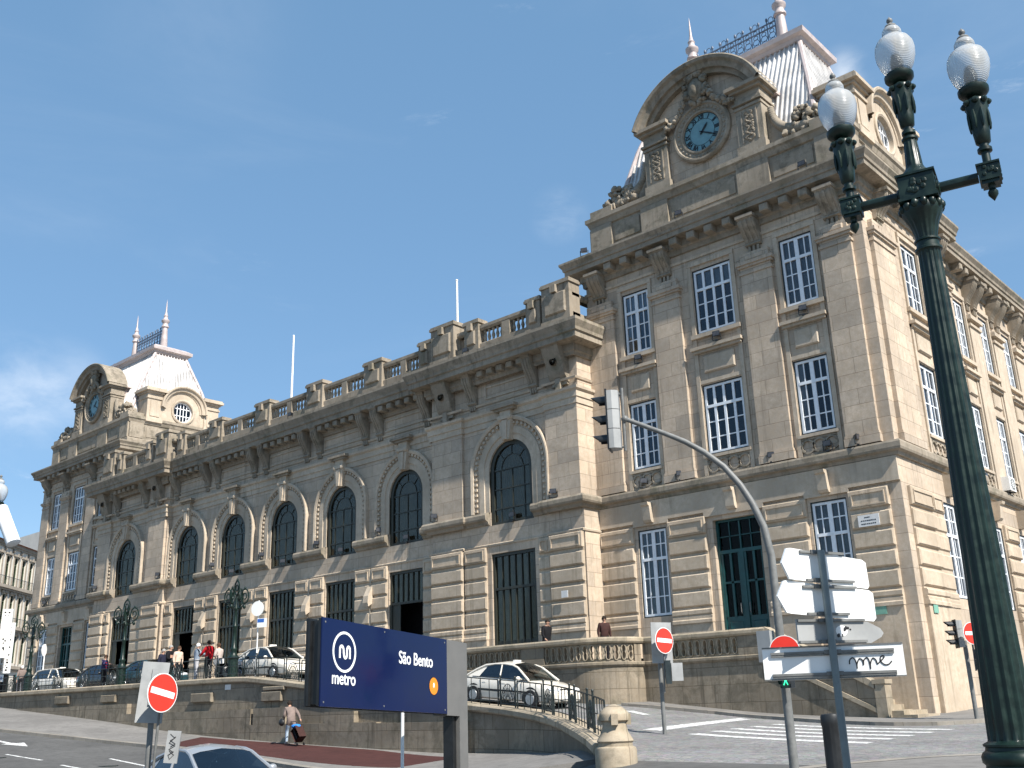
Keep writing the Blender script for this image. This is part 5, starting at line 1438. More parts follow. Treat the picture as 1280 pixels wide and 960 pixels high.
# --- metro sign
m0, m1 = Vector((-10.05, 7.66)), Vector((-10.86, 10.52)); mu = (m1-m0).normalized(); mn = Vector((mu.y, -mu.x))
g0 = min(gz(m1.x, m1.y, 'low'), gz(m0.x, m0.y, 'low'))
T = lambda a, w, z: (m0.x+mu.x*a+mn.x*w, m0.y+mu.y*a+mn.y*w, z+.055-.045*a)
ms = thing('metro_sign', 'large navy metro station sign with white lettering on a grey post', 'sign', (m1.x+.05, m1.y+.2, g0))
Lp = (m1-m0).length; Z0, Z1 = .045, 1.075
MB(T).box(0, Lp, -.02, 0, Z0, Z1).build('front_panel', 'navy', ms)
MB(T).box(.0, Lp, -.24, -.22, Z0, Z1).build('rear_panel', 'black', ms)
q = MB(T); q.box(.04, Lp, -.22, -.02, Z0+.03, Z1-.03); q.box(.0, .045, -.215, -.18, Z0+.01, Z1-.01); q.box(0, .045, -.06, -.025, Z0+.01, Z1-.01); q.build('core', 'black', ms)
q = MB(T); q.box(Lp+.004, Lp+.60, -.24, .0, Z0-.02, Z1); q.box(Lp+.36, Lp+.60, -.24, .0, g0-.2, Z0-.02); q.build('post', 'metrogrey', ms)
MB(T).box(Lp+.26, Lp+.355, -.22, -.06, g0-.2, Z0-.025).build('post_dark_side', 'black', ms)  # dark side of the post, built as a separate black box
def letters(body, size, a, z, name, off=.0, sx=1.0, w=.003):
    vs, fs = text_mesh(body, size, .002, off, 'LEFT', sx)
    q = MB(T)
    for k, (dx, dy) in enumerate(((0, 0), (.003, 0), (-.003, 0), (0, .003), (0, -.003))): q.add([(a+x+dx, w+zz+.0004*k, z+y+dy) for x, y, zz in vs], fs)
    q.build(name, 'text', ms)
ca, cz, cr = .46, .70, .215
q = MB(T); q.arch(ca, cz, [(cr+.03, 0), (cr+.03, .004), (cr, .004), (cr, 0)], 0, 2*PI, 48, True)
mp = [(-.095, -.06), (-.095, .015), (-.07, .055), (-.035, .055), (-.015, .015), (-.015, -.005), (.005, -.045), (.04, -.045), (.055, -.01), (.06, .03), (.075, .06), (.1, .055), (.108, .02), (.108, -.06)]
mp = [(-.095, -.07), (-.095, .03), (-.075, .062), (-.045, .062), (-.022, .03), (-.018, -.01), (-.005, -.055), (.02, -.07), (.045, -.05), (.05, -.01), (.052, .03), (.07, .062), (.095, .062), (.113, .03), (.113, -.07)]
pp = stroke(mp, 5)
for i in range(len(pp)-1):
    p, r = Vector(pp[i]), Vector(pp[i+1]); d = (r-p).normalized(); n = Vector((-d.y, d.x))*.017; e = d*.006
    q.prism([tuple(Vector((ca, cz))+p-n-e), tuple(Vector((ca, cz))+r-n+e), tuple(Vector((ca, cz))+r+n+e), tuple(Vector((ca, cz))+p+n-e)], .001, .0035+.0002*(i % 5))
q.build('emblem', 'text', ms)
q = MB(T)
for a in (.06, 1.35, Lp-.06):
    for z in (Z0+.05, Z1-.05): q.arch(a, z, [(.012, 0), (.012, .003), (.001, .004)], 0, 2*PI, 10, True)
q.build('fixing', 'galv', ms)
letters('metro', .215, .205, .315, 'lettering', .0, .92)
letters('S\u00e3o Bento', .232, 1.69, .655, 'lettering', .0, .92)
q = MB(T); q.add([(2.60+.115*math.cos(2*PI*i/32), .003, .405+.115*math.sin(2*PI*i/32)) for i in range(32)], [tuple(range(32))]); dsc = q.build('line_disc', 'orange', ms)
q = MB(T); q.arch(2.60, .405, [(.128, 0), (.128, .002), (.116, .002), (.116, 0)], 0, 2*PI, 32, True); q.build('disc_edge', 'inkblack', dsc)
q = MB(T); q.ball((2.60, .004, .415), .022, .003, .035, 10, 6); q.build('disc_mark', 'whitesign', dsc)
# --- slim white post behind the metro sign
b = (-12.44, 11.08); g0 = gz(*b, 'low')
wpole = thing('slim_post', 'slim pale post standing behind the navy metro sign', 'post', (*b, g0))
MB().tube([(*b, g0), (*b, .45)], .026, 10).build('shaft', 'whitesign', wpole, True, 50)
MB().lathe((*b, .45), [(.03, 0), (.035, .03), (.02, .06), (0, .065)], 10).build('cap', 'galv', wpole, True, 50)
MB().lathe((*b, g0), [(.09, 0), (.09, .02), (.03, .05)], 12).build('foot', 'galv', wpole, True, 50)

# --- ornate lamp posts on the wall by the station road
def ornate_lamp(label):
    t = thing('ornate_lamp_post', label, 'lamp post', (0, 0, 0), 'ornate lamp posts along the station road railing')
    MB().lathe((0, 0, 0), [(.30, 0), (.30, .12), (.24, .16), (.22, .9), (.26, .94), (.26, 1.0), (.17, 1.1), (.13, 1.25), (.16, 1.32), (.16, 1.4), (.11, 1.46), (.09, 2.3), (.12, 2.34), (.12, 2.4), (.085, 2.45), (.07, 3.1), (.10, 3.15), (.10, 3.2), (.05, 3.3), (.04, 3.7)], 24, lambda a, z: .08*(.5+.5*math.cos(10*a)) if 1.5 < z < 3.1 or .2 < z < .85 else 0).build('column', 'lampgreen', t, True, 40)
    q = MB()
    for k in range(5):
        cx_, cz_, ang = (0, 4.12, 0) if k == 4 else (.42, 3.72, k*PI/2+.5)
        ux, uy = math.cos(ang), math.sin(ang)
        P_ = [(ux*(cx_+.19*math.cos(a)), uy*(cx_+.19*math.cos(a)), cz_+.33*math.sin(a)) for a in [2*PI*i/18 for i in range(18)]]
        q.tube(P_, .036, 6, True)
        q.tube([(ux*(cx_+.09*math.cos(a)), uy*(cx_+.09*math.cos(a)), cz_+.14*math.sin(a)) for a in [2*PI*i/12 for i in range(12)]], .030, 6, True)
        q.ball((ux*cx_, uy*cx_, cz_+.38), .05, .05, .07, 8, 6)
        if k < 4:
            q.tube([(0, 0, 3.22), (ux*.2, uy*.2, 3.18), (ux*.36, uy*.36, 3.3), (ux*.42, uy*.42, 3.42)], .03, 6)
            q.tube([(0, 0, 3.65), (ux*.12, uy*.12, 3.85), (ux*.26, uy*.26, 3.72)], .022, 6)
    q.build('scrollwork', 'lampgreen', t, True, 50)
    for k in range(4):
        ang = k*PI/2+.5; x, y = .42*math.cos(ang), .42*math.sin(ang)
        MB().lathe((x, y, 3.14), [(.0, 0), (.05, .02), (.075, .08), (.06, .16), (.03, .2)], 12).build('lamp_shade', 'lampgreen', t, True, 50)
    return t
ol = ornate_lamp('ornate green lamp post beside the round white sign on the ramp wall')
for i, (x, lab) in enumerate(((-41.46, None), (-51.84, 'ornate green lamp post beside the man in a striped jersey'), (-63.1, 'ornate green lamp post at the far left end of the railing'))):
    o = ol if i == 0 else copy_tree(ol)
    o.location = (x, 26.62, copz(x)-.1); o.rotation_euler.z = i*.4
    if lab: o['label'] = lab
# --- round signs on thin posts
b = (-40.63, 27.3); g0 = gz(*b, 'up')
rsn = thing('taxi_stand_sign', 'round white sign over a small blue and white plate on a thin post', 'road sign', (*b, g0))
MB().tube([(*b, g0), (*b, 5.15)], .03, 8).build('pole', 'whitesign', rsn, True, 50)
T = tilt_T((-40.63, 27.24, 4.78), (.35, -.94)); q = MB(T); k = 28
q.add([(.34*math.cos(2*PI*i/k), w, .34*math.sin(2*PI*i/k)) for w in (0, .02) for i in range(k)], [(i, (i+1) % k, k+(i+1) % k, k+i) for i in range(k)]+[tuple(range(k)), tuple(range(k, 2*k))]); q.build('disc', 'whitesign', rsn)
T = tilt_T((-40.32, 27.30, 4.12), (.35, -.94)); pl = MB(T); pl.box(-.26, .26, 0, .02, -.2, .2); po = pl.build('plate', 'whitesign', rsn)
MS['bluesign'] = plain('blue_sign_film', (.03, .12, .42), .4, var=.05)
MB(T).box(-.24, .12, .02, .024, .02, .18).build('blue_band', 'bluesign', po)
b = (-64.87, 28.2); g0 = gz(*b, 'up')
ovn = thing('round_sign', 'pale oval looking round sign on a thin post at the far left', 'road sign', (*b, g0))
MB().tube([(*b, g0), (*b, 4.7)], .035, 8).build('pole', 'whitesign', ovn, True, 50)
T = tilt_T((-64.87, 28.14, 4.35), (.74, .67)); q = MB(T)
q.add([(.36*math.cos(2*PI*i/k), w, .36*math.sin(2*PI*i/k)) for w in (0, .02) for i in range(k)], [(i, (i+1) % k, k+(i+1) % k, k+i) for i in range(k)]+[tuple(range(k)), tuple(range(k, 2*k))]); q.build('disc', 'whitesign', ovn)
# --- flagpoles on the roof
for x, ztop, lab in ((-52.5, 24.0, 'slim white flagpole on the station roof, the left and taller of two'), (-37.1, 23.1, 'short white flagpole on the station roof, nearer the big clock pavilion')):
    t = thing('flagpole', lab, 'flagpole', (x, 37, 17.2), 'flagpoles on the station roof')
    MB().tube([(x, 37, 17.2), (x, 37, ztop)], [.09, .06], 10).build('mast', 'whitesign', t, True, 50)
    MB().lathe((x, 37, ztop), [(.06, 0), (.08, .04), (.05, .1), (0, .12)], 10).build('cap', 'whitesign', t, True, 50)
# --- floodlights along the ledges
MS['trim2'] = plain('dark_lens_glass', (.05, .05, .055), .25, var=.2)
def flood_proto():
    t = thing('floodlight', 'x', 'floodlight', (0, 0, 0), 'black floodlights on the station ledges')
    q = MB(); q.add([(-.16, -.05, .22), (.16, -.05, .22), (.16, -.05, .44), (-.16, -.05, .44), (-.12, .14, .26), (.12, .14, .26), (.12, .14, .40), (-.12, .14, .40)], [(0, 1, 2, 3), (4, 5, 6, 7), (0, 1, 5, 4), (1, 2, 6, 5), (2, 3, 7, 6), (3, 0, 4, 7)]); q.build('housing', 'black', t)
    MB().box(-.14, .14, -.056, -.052, .24, .42).build('lens', 'trim2', t)
    q = MB(); q.tube([(-.19, .02, .06), (-.19, .02, .33)], .02, 6); q.tube([(.19, .02, .06), (.19, .02, .33)], .02, 6); q.tube([(-.19, .02, .06), (.19, .02, .06)], .02, 6); q.box(-.07, .07, -.05, .09, 0, .06); q.build('yoke', 'black', t)
    return t
fp_ = flood_proto(); first = True
def flood(x, y, z, rz, label):
    global first
    o = fp_ if first else copy_tree(fp_); first = False
    o.location = (x, y, z); o.rotation_euler.z = rz; o['label'] = label
nth = ['first', 'second', 'third', 'fourth', 'fifth', 'sixth', 'seventh', 'eighth']
led = [(XR-1.5, YE-.28)]+[(HX+13.5, YE-.3)]+[(u+.7, YM-.18) for u in reversed(piers)]+[(HX-13.4, YE-.3), (XL+.5, YE-.3)]
for i, (x, y) in enumerate(led): flood(x, y, 9.0, .5+.3*(i % 3), f'black floodlight on the arched hall ledge, {nth[i]} from the right')
for i, u in enumerate([ends[1]]+mids[::-1][:4]): flood(u+.1, (YE if i == 0 else YM)-.1, 8.36, .2*i, f'black floodlight on an arched window sill, {nth[i]} sill from the right')
for i, u in enumerate((PC+4.0, PC, PC-4.07)): flood(u+.1, 35.76, 14.62, .2, f'black floodlight under the top window of the near pavilion, {nth[i]} from the right')
for i, u in enumerate((PC+4.35, PC+2.0, PC-2.3, PC-4.2, PC+5.6)): flood(u, 35.82, 8.98, .3*i, f'black floodlight on the near pavilion ledge {["below the right middle window", "left of the right window column", "right of the left window column", "below the left middle window", "near the sunlit corner"][i]}')
for i, u in enumerate((FC+6.0, FC+1.5, FC-4.0)): flood(u, 35.82, 8.98, .3*i, f'black floodlight on the far pavilion ledge, {nth[i]} from the right')
for i, u in enumerate((PC+5.0, PC-1.0, PC-6.4)): flood(u, 35.4, 20.62, .2*i, f'black floodlight on the near pavilion roof cornice, {nth[i]} from the right')
flood(HX+16.4, YE-.8, 16.95, .1, 'black floodlight on the hall cornice near the right end bay')
flood(HX+1.2, YM-.8, 16.95, .1, 'black floodlight on the hall cornice near the middle')
for i, y in enumerate((41.2, 47.0, 50.4)): flood(-13.2 if i == 0 else -13.88, y, 8.98, PI/2, f'black floodlight on the sunlit side wall ledge, {nth[i]} from the corner')
# --- wall plaques and air conditioner on the station
def plaque(name, T, u, z, w, h, mat, label, lines=0):
    o = MB(T).box(u-w/2, u+w/2, .0, .025, z-h/2, z+h/2).build(name, mat, None)
    tag(o, label, 'plaque')
    if lines:
        q = MB(T)
        for i in range(lines):
            zz = z+h*.28-h*.28*i; n = (3, 8, 8)[i]; x = u-w*.36*(.5 if i == 0 else 1)
            for k in range(n):
                l = w*.72/8*random.uniform(.55, .9); q.box(x, x+l, .026, .029, zz-.018, zz+.018); x += w*.72/8
        q.build('worn_lettering', 'inkblack', o)
plaque('street_plaque', TF(35.84), PC+5.55, 6.18, .80, .42, 'plaque', 'white street name plaque high on the near pavilion corner', 3)
plaque('small_plaque', TF(35.82), PC+5.55, 3.0, .42, .36, 'greenplaque', 'small pale green plaque on the shaded front of the station corner')
plaque('small_plaque', TX(-13.37), 37.0, 3.0, .42, .40, 'greenplaque', 'small pale green plaque on the sunlit side of the corner')
plaque('notice', TF(34.43), XR-1.0, 4.7, .36, .3, 'plaque', 'faded square notice on the rusticated pier above the balustrade')
ac = thing('air_conditioner', 'boxy white air conditioner on the sunlit side wall ledge', 'air conditioner', (-13.85, 50.2, 8.98))
MB().box(-14.15, -13.72, 49.8, 50.65, 9.03, 9.68).build('housing', 'whitesign', ac)
q = MB(TX(-13.715)); q.arch(50.28, 9.36, [(.25, 0), (.25, .012), (.22, .012), (.22, 0)], 0, 2*PI, 20, True)
for i in range(7): q.box(49.9, 50.55, 0, .008, 9.1+i*.08, 9.115+i*.08)
q.build('grille', 'galv', ac)
MB().box(-14.15, -13.75, 49.85, 49.9, 8.98, 9.03).box(-14.15, -13.75, 50.55, 50.6, 8.98, 9.03).build('feet', 'black', ac)
# ------------------------------------------------------------------ cars
def paint(name, col, rough=.28, metal=.0):
    m = plain(name, col, rough, metal, var=.03, vscale=2, coat=.6); return m
MS['cream'] = paint('cream_taxi_paint', (.74, .69, .60)); MS['silverpaint'] = paint('blue_silver_paint', (.30, .315, .33), .34, .25)
MS['whitepaint'] = paint('white_car_paint', (.70, .69, .66)); MS['blackpaint'] = paint('black_car_paint', (.012, .013, .016)); MS['tealpaint'] = paint('dark_teal_paint', (.012, .045, .055))
MS['chrome'] = plain('bright_trim', (.6, .61, .62), .15, 1.0, var=0); MS['headlamp'] = plain('clear_lamp_glass', (.72, .74, .76), .08, .2, var=0, coat=.5)
MS['tail'] = plain('red_lamp_glass', (.30, .008, .008), .15, var=0, coat=.5); MS['plate'] = plain('number_plate', (.75, .75, .72), .5, var=0)
MS['trim'] = plain('black_trim', (.015, .015, .016), .5, var=.1); MS['cabin'] = plain('dark_upholstery', (.03, .03, .034), .8, var=.2)
def car(name, label, cat, col, loc, rz, pitch=0.0, kind='sedan', taxi=False, group=None, L=4.75, Wd=1.78, H=1.44, wheel=.315):
    t = thing(name, label, cat, (0, 0, 0), group)
    hw = Wd/2
    if kind == 'sedan':
        belt = [(-2.36, .70), (-2.30, .86), (-2.1, .93), (-1.6, .97), (-1.0, .97), (0, .955), (.85, .93), (1.1, .92), (1.6, .86), (2.05, .76), (2.28, .66), (2.37, .56)]
        prof = [(-1.78, .97), (-1.35, 1.20), (-.95, 1.36), (-.5, 1.425), (-.05, H), (.35, 1.41), (.62, 1.33), (1.28, .92)]
        ng = (2, 5)                                       # rear glass to index, windscreen from index
        if name == 'silver_car': prof = [(-1.78, .97), (-1.35, 1.18), (-.95, 1.32), (-.5, 1.405), (-.1, 1.43), (.3, 1.385), (.55, 1.31), (1.28, .92)]; ng = (2, 6)
    else:
        belt = [(-2.30, .62), (-2.26, .9), (-2.1, .97), (-1.6, .98), (-1.0, .97), (0, .955), (.85, .93), (1.1, .92), (1.6, .88), (2.05, .78), (2.26, .66), (2.33, .56)]
        prof = [(-2.16, .98), (-2.0, 1.30), (-1.85, 1.42), (-1.0, 1.47), (-.05, 1.47), (.45, 1.43), (.68, 1.35), (1.28, .92)]
        ng = (2, 5)
    k = L/4.75
    belt = [(x*k, z) for x, z in belt]; prof = [(x*k, z) for x, z in prof]
    # body: sections along x
    q = MB(); rings = []
    for i, (x, zb) in enumerate(belt):
        e = abs(x)/(L/2); w = hw*(1-.13*max(0, (e-.72)/.28)**1.7)
        lo = .20+.10*max(0, (e-.86)/.14)
        rings.append([(x, 0, lo), (x, w*.82, lo), (x, w*.94, lo+.06), (x, w*.985, min(.42, zb-.12)), (x, w, min(.58, zb-.08)), (x, w*.985, zb-.10 if zb > .7 else zb-.05), (x, w*.93, zb-.02), (x, w*.80, zb+.012), (x, 0, zb+.035)])
    m = len(rings[0]); vs = []
    for r in rings: vs += [p for p in r]+[(p[0], -p[1], p[2]) for p in r[1:-1]][::-1]
    n = m+m-2; fs = []
    for i in range(len(rings)-1):
        for j in range(n): fs.append((i*n+j, i*n+(j+1) % n, (i+1)*n+(j+1) % n, (i+1)*n+j))
    fs += [tuple(range(n)), tuple((len(rings)-1)*n+j for j in range(n))]
    q.add(vs, fs); body = q.build('body', col, t, True, 32)
    def wtop(z): return hw*(.92-.20*max(0, (z-.93))/.5)
    # roof panel and glass
    def skin(i0, i1, name, mat, grow=0):
        q = MB(); vs = []; cols = (-1, -.7, 0, .7, 1)
        for x, z in prof[i0:i1+1]:
            for c in cols: vs.append((x, c*wtop(z), z+(.10 if name == 'roof' else .03+.07*(abs(x) < .9))*(1-c*c)+grow))
        f_ = []
        for i in range(i1-i0):
            for j in range(4): f_.append((i*5+j, i*5+j+1, i*5+j+6, i*5+j+5))
        return q.add(vs, f_).build(name, mat, t, True, 40)
    skin(0, ng[0], 'rear_window', 'carglass'); skin(ng[0], ng[1], 'roof', col, .004); skin(ng[1], len(prof)-1, 'windscreen', 'carglass')
    def beltz(x): return float(np.interp(x, [p[0] for p in belt], [p[1] for p in belt]))
    for s in (-1, 1):
        xs_ = np.linspace(prof[0][0], prof[-1][0], 22); vs = []; f_ = []
        for x in xs_:
            zt = float(np.interp(x, [p[0] for p in prof], [p[1] for p in prof])); zb = beltz(x)-.015; zt = max(zt, zb+.001)
            vs += [(x, s*hw*.925, zb), (x, s*wtop(zt), zt)]
        for i in range(21): f_.append((2*i, 2*i+2, 2*i+3, 2*i+1))
        MB().add(vs, f_).build('side_window', 'carglass', t)
        q = MB()                                          # pillars and roof rail
        P_ = [(x, s*(wtop(z)+.004), z+.004) for x, z in prof]
        q.tube(P_, [.045, .05, .05, .035, .03, .032, .038, .04], 7)
        xb = -.12*k; zt = float(np.interp(xb, [p[0] for p in prof], [p[1] for p in prof])); q.tube([(xb, s*hw*.93, beltz(xb)-.02), (xb-.06, s*(wtop(zt)+.003), zt)], .03, 6)
        x0, x1 = prof[0][0], prof[1][0]
        if kind == 'sedan':
            q.add([(x0, s*hw*.93, beltz(x0)), (x0+.62*k, s*hw*.93, beltz(x0)), (prof[2][0]+.10, s*(wtop(prof[2][1])+.006), prof[2][1]), (prof[2][0]-.08, s*(wtop(prof[2][1])+.006), prof[2][1]-.02), (prof[1][0], s*(wtop(prof[1][1])+.006), prof[1][1])], [(0, 1, 2, 3, 4)])
        q.build('pillar', col, t, True, 40)
        q = MB(); q.tube([(x0+.3, s*hw*.94, beltz(0)+.005), (0, s*hw*.945, beltz(0)+.0), (1.15*k, s*hw*.93, beltz(1.1))], .012, 6); q.box(-1.6*k, 1.55*k, s*hw*.985-.012, s*hw*.985+.018, .50, .56); q.build('side_trim', 'trim', t)
        q = MB()
        for xd in (-1.02*k, -.08*k, .98*k): q.box(xd-.005, xd+.005, s*hw*.99-.012, s*hw*.99+.008, .3, beltz(xd)-.06)
        q.build('door_gap', 'trim', t)
        q = MB()
        for xd in (-.85*k, .12*k): q.box(xd-.09, xd+.09, s*hw*.985-.01, s*hw*.985+.03, .76, .79)
        q.build('door_handle', col, t)
        q = MB(); q.ball((.92*k, s*(hw+.10), .98), .07, .10, .075, 10, 8); q.tube([(.95*k, s*hw*.93, .95), (.93*k, s*(hw+.06), .97)], .02, 6); mo = q.build('mirror', col, t, True, 60)
        for xw in (-1.36*k, 1.42*k):
            wq = MB(); y = s*(hw-.085)
            wq.lathe((xw, y, wheel), [(wheel*.62, -.10), (wheel*.95, -.10), (wheel, -.07), (wheel, .07), (wheel*.95, .10), (wheel*.62, .10)], 28, None, 'y')
            wo = wq.build('wheel', 'tyre', t, True, 35)
            rq = MB(); yo = y+s*.085
            for i in range(7):
                a = 2*PI*i/7; c, s2 = math.cos(a), math.sin(a)
                rq.add([(xw-s2*.035, yo, wheel+c*.035), (xw+s2*.035, yo, wheel-c*.035), (xw+c*wheel*.62+s2*.02, yo+s*.012, wheel+s2*wheel*.62-c*.02), (xw+c*wheel*.62-s2*.02, yo+s*.012, wheel+s2*wheel*.62+c*.02)], [(0, 1, 2, 3)])
            rq.lathe((xw, yo, wheel), [(wheel*.60, -.03), (wheel*.65, .012), (wheel*.60, .016), (wheel*.56, 0)], 24, None, 'y'); rq.lathe((xw, yo, wheel), [(.055, 0), (.05, .02*s), (0, .022*s)], 12, None, 'y')
            rq.build('rim', 'rim', wo)
            aq = MB(); aq.arch(xw, wheel+.01, [(wheel+.075, 0), (wheel+.075, .001), (.001, .001)], 0, 2*PI, 30, True)
            aq.v = [(a, s*(hw*.992+.004), max(c, .20)) for a, b_, c in aq.v]; aq.build('wheel_well', 'trim', t)
    xf, xr = L/2, -L/2
    q = MB()
    for s in (-1, 1): q.ball((xf-.16, s*hw*.70, .66), .13, .20, .085, 12, 8); q.ball((xf-.08, s*hw*.50, .64), .08, .12, .075, 12, 8)
    q.build('headlight', 'headlamp', t, True, 60)
    q = MB(); q.pillow(-.34, .34, 0, .03, .53, .70, .02); q.v = [(xf-.09+b_, a, c) for a, b_, c in q.v]; gq = q.build('grille', 'trim', t)
    q = MB()
    for i in range(4): q.box(xf-.062, xf-.052, -.3, .3, .55+.04*i, .56+.04*i)
    q.build('grille_bar', 'chrome', gq)
    q = MB(); q.box(xf-.10, xf+.03, -hw*.78, hw*.78, .36, .50); q.build('bumper', col, t)
    MB().box(xf+.03, xf+.04, -.26, .26, .37, .48).build('number_plate', 'plate', t)
    MB().box(xr-.03, xr+.1, -hw*.8, hw*.8, .36, .52).build('bumper', col, t)
    q = MB()
    for s in (-1, 1): q.ball((xr+.1, s*hw*.74, .78), .09, .16, .10, 10, 8)
    q.build('tail_light', 'tail', t, True, 60)
    q = MB(); q.box(-1.5*k, 1.05*k, -hw*.8, hw*.8, .45, .60)
    for s in (-1, 1):
        q.box(-.25, .1, s*.38-.22, s*.38+.22, .6, 1.15); q.ball((-.2, s*.38, 1.2), .06, .12, .08); q.box(-1.2, -1.0, s*.38-.3, s*.38+.3, .6, 1.05)
    q.box(.75*k, 1.15*k, -hw*.75, hw*.75, .6, .93); q.build('seats', 'cabin', t)
    q = MB(); q.box(.55*k, .60*k, -.10, .10, 1.24, 1.30); q.build('rear_view_mirror', 'trim', t)
    if taxi:
        q = MB(); q.profile([(-.06, H-.0), (.06, H-.0), (.045, H+.13), (-.045, H+.13)], -.17, .17); q.v = [(b_-.05, a, c+.02) for a, b_, c in q.v]; to = q.build('roof_sign', 'whitepaint', t)
        q = MB(); vs, fs = text_mesh('TAXI', .10, .001, .0, 'CENTER'); q.add([(-.05+.061-(y*.115), x, H+.05+y) for x, y, z in vs], fs); q.build('lettering', 'inkblack', to)
    t.location = loc; t.rotation_euler = (0, -pitch, rz)
    return t
zc_ = gz(-25.6, 28.5, 'up'); sl1 = math.atan((gz(-24.2, 28.5, 'up')-gz(-27.0, 28.5, 'up'))/2.8)
car('taxi', 'cream taxi driving down the ramp behind the fan railing', 'car', 'cream', (-25.75, 28.45, zc_-.0), 0, sl1, taxi=True)
car('taxi', 'pale cream taxi with roof sign by the round white sign', 'car', 'cream', (-41.1, 28.5, gz(-41.1, 28.5, 'up')), R_(-2), math.atan((gz(-39.7, 28.5, 'up')-gz(-42.5, 28.5, 'up'))/2.8), taxi=True)
car('estate_car', 'pale cream estate taxi parked far left on the station road', 'car', 'cream', (-63.0, 28.6, gz(-63, 28.6, 'up')), R_(3), kind='estate', taxi=True, L=4.5)
car('parked_car', 'black car parked left of the striped jersey man', 'car', 'blackpaint', (-57.4, 28.7, gz(-57.4, 28.7, 'up')), R_(2), L=4.4)
car('parked_car', 'dark teal car partly hidden behind the left sign plate', 'car', 'tealpaint', (-52.2, 28.6, gz(-52.2, 28.6, 'up')), R_(1), L=4.6)
car('silver_car', 'blue silver saloon in the foreground with only its roof in frame', 'car', 'silverpaint', (-19.62, 12.2, gz(-19.75, 12.2, 'low')-.06), R_(-4), math.atan((gz(-18.4, 12.2, 'low')-gz(-21.1, 12.2, 'low'))/2.7), L=4.25, H=1.43)
# --- motor scooter by the railing
b = (-43.0, 27.35); g0 = gz(*b, 'up')
scn = thing('motor_scooter', 'dark motor scooter with pale top box parked right of the red jacket', 'scooter', (*b, g0))
for x, nm in ((-.62, 'wheel'), (.62, 'wheel')):
    MB().lathe((b[0]+x, b[1], g0+.24), [(.12, -.05), (.22, -.055), (.24, 0), (.22, .055), (.12, .05)], 20, None, 'y').build(nm, 'tyre', scn, True, 40)
q = MB(lambda u, w, z: (b[0]+u, b[1]+w, g0+z)); q.prism([(-.75, .42), (-.7, .68), (-.1, .72), (0, .38), (.32, .34), (.5, .55), (.42, .98), (.5, 1.0), (.66, .5), (.6, .42), (.35, .22), (-.1, .24), (-.35, .42)], -.16, .16); q.build('body', 'blackpaint', scn)
q = MB(lambda u, w, z: (b[0]+u, b[1]+w, g0+z)); q.pillow(-.72, -.05, -.15, .15, .72, .82, .04); q.build('seat', 'trim', scn)
q = MB(); q.tube([(b[0]+.46, b[1]-.33, g0+1.06), (b[0]+.5, b[1], g0+1.02), (b[0]+.46, b[1]+.33, g0+1.06)], .018, 6); q.tube([(b[0]+.62, b[1], g0+.24), (b[0]+.48, b[1], g0+1.02)], .03, 6); q.build('handlebar', 'trim', scn)
q = MB(lambda u, w, z: (b[0]+u, b[1]+w, g0+z)); q.box(-1.0, -.68, -.19, .19, .80, 1.08); q.build('top_box', 'whitepaint', scn)
q = MB(lambda u, w, z: (b[0]+u, b[1]+w, g0+z)); q.prism([(.40, 1.0), (.46, 1.0), (.36, 1.38), (.32, 1.36)], -.17, .17); q.build('windshield', 'carglass', scn)

# ------------------------------------------------------------------ people
def cloth(name, c, v=.15): MS[name] = plain(name, c, .85, var=v, vscale=7, spec=.15)
cloth('skin', (.46, .27, .19), .06); cloth('hair_grey', (.30, .29, .27)); cloth('hair_dark', (.025, .018, .014)); cloth('hair_white', (.60, .58, .55)); cloth('hair_brown', (.07, .04, .025))
for nm, c in dict(navy_cloth=(.02, .022, .04), black_cloth=(.012, .012, .014), cream_cloth=(.62, .48, .38), bluegrey_cloth=(.24, .29, .36), red_cloth=(.42, .012, .018), striped_cloth=(.05, .045, .11), dark_trousers=(.018, .018, .022), pale_trousers=(.42, .42, .44), jeans=(.10, .19, .36), pale_jeans=(.40, .50, .60), pinkbrown_cloth=(.20, .155, .135), grey_cloth=(.16, .16, .17), brown_cloth=(.05, .025, .022), tan_cloth=(.50, .42, .38), turquoise_cloth=(.05, .38, .42), shoe=(.015, .013, .012), white_shoe=(.6, .6, .6)).items(): cloth(nm, c)
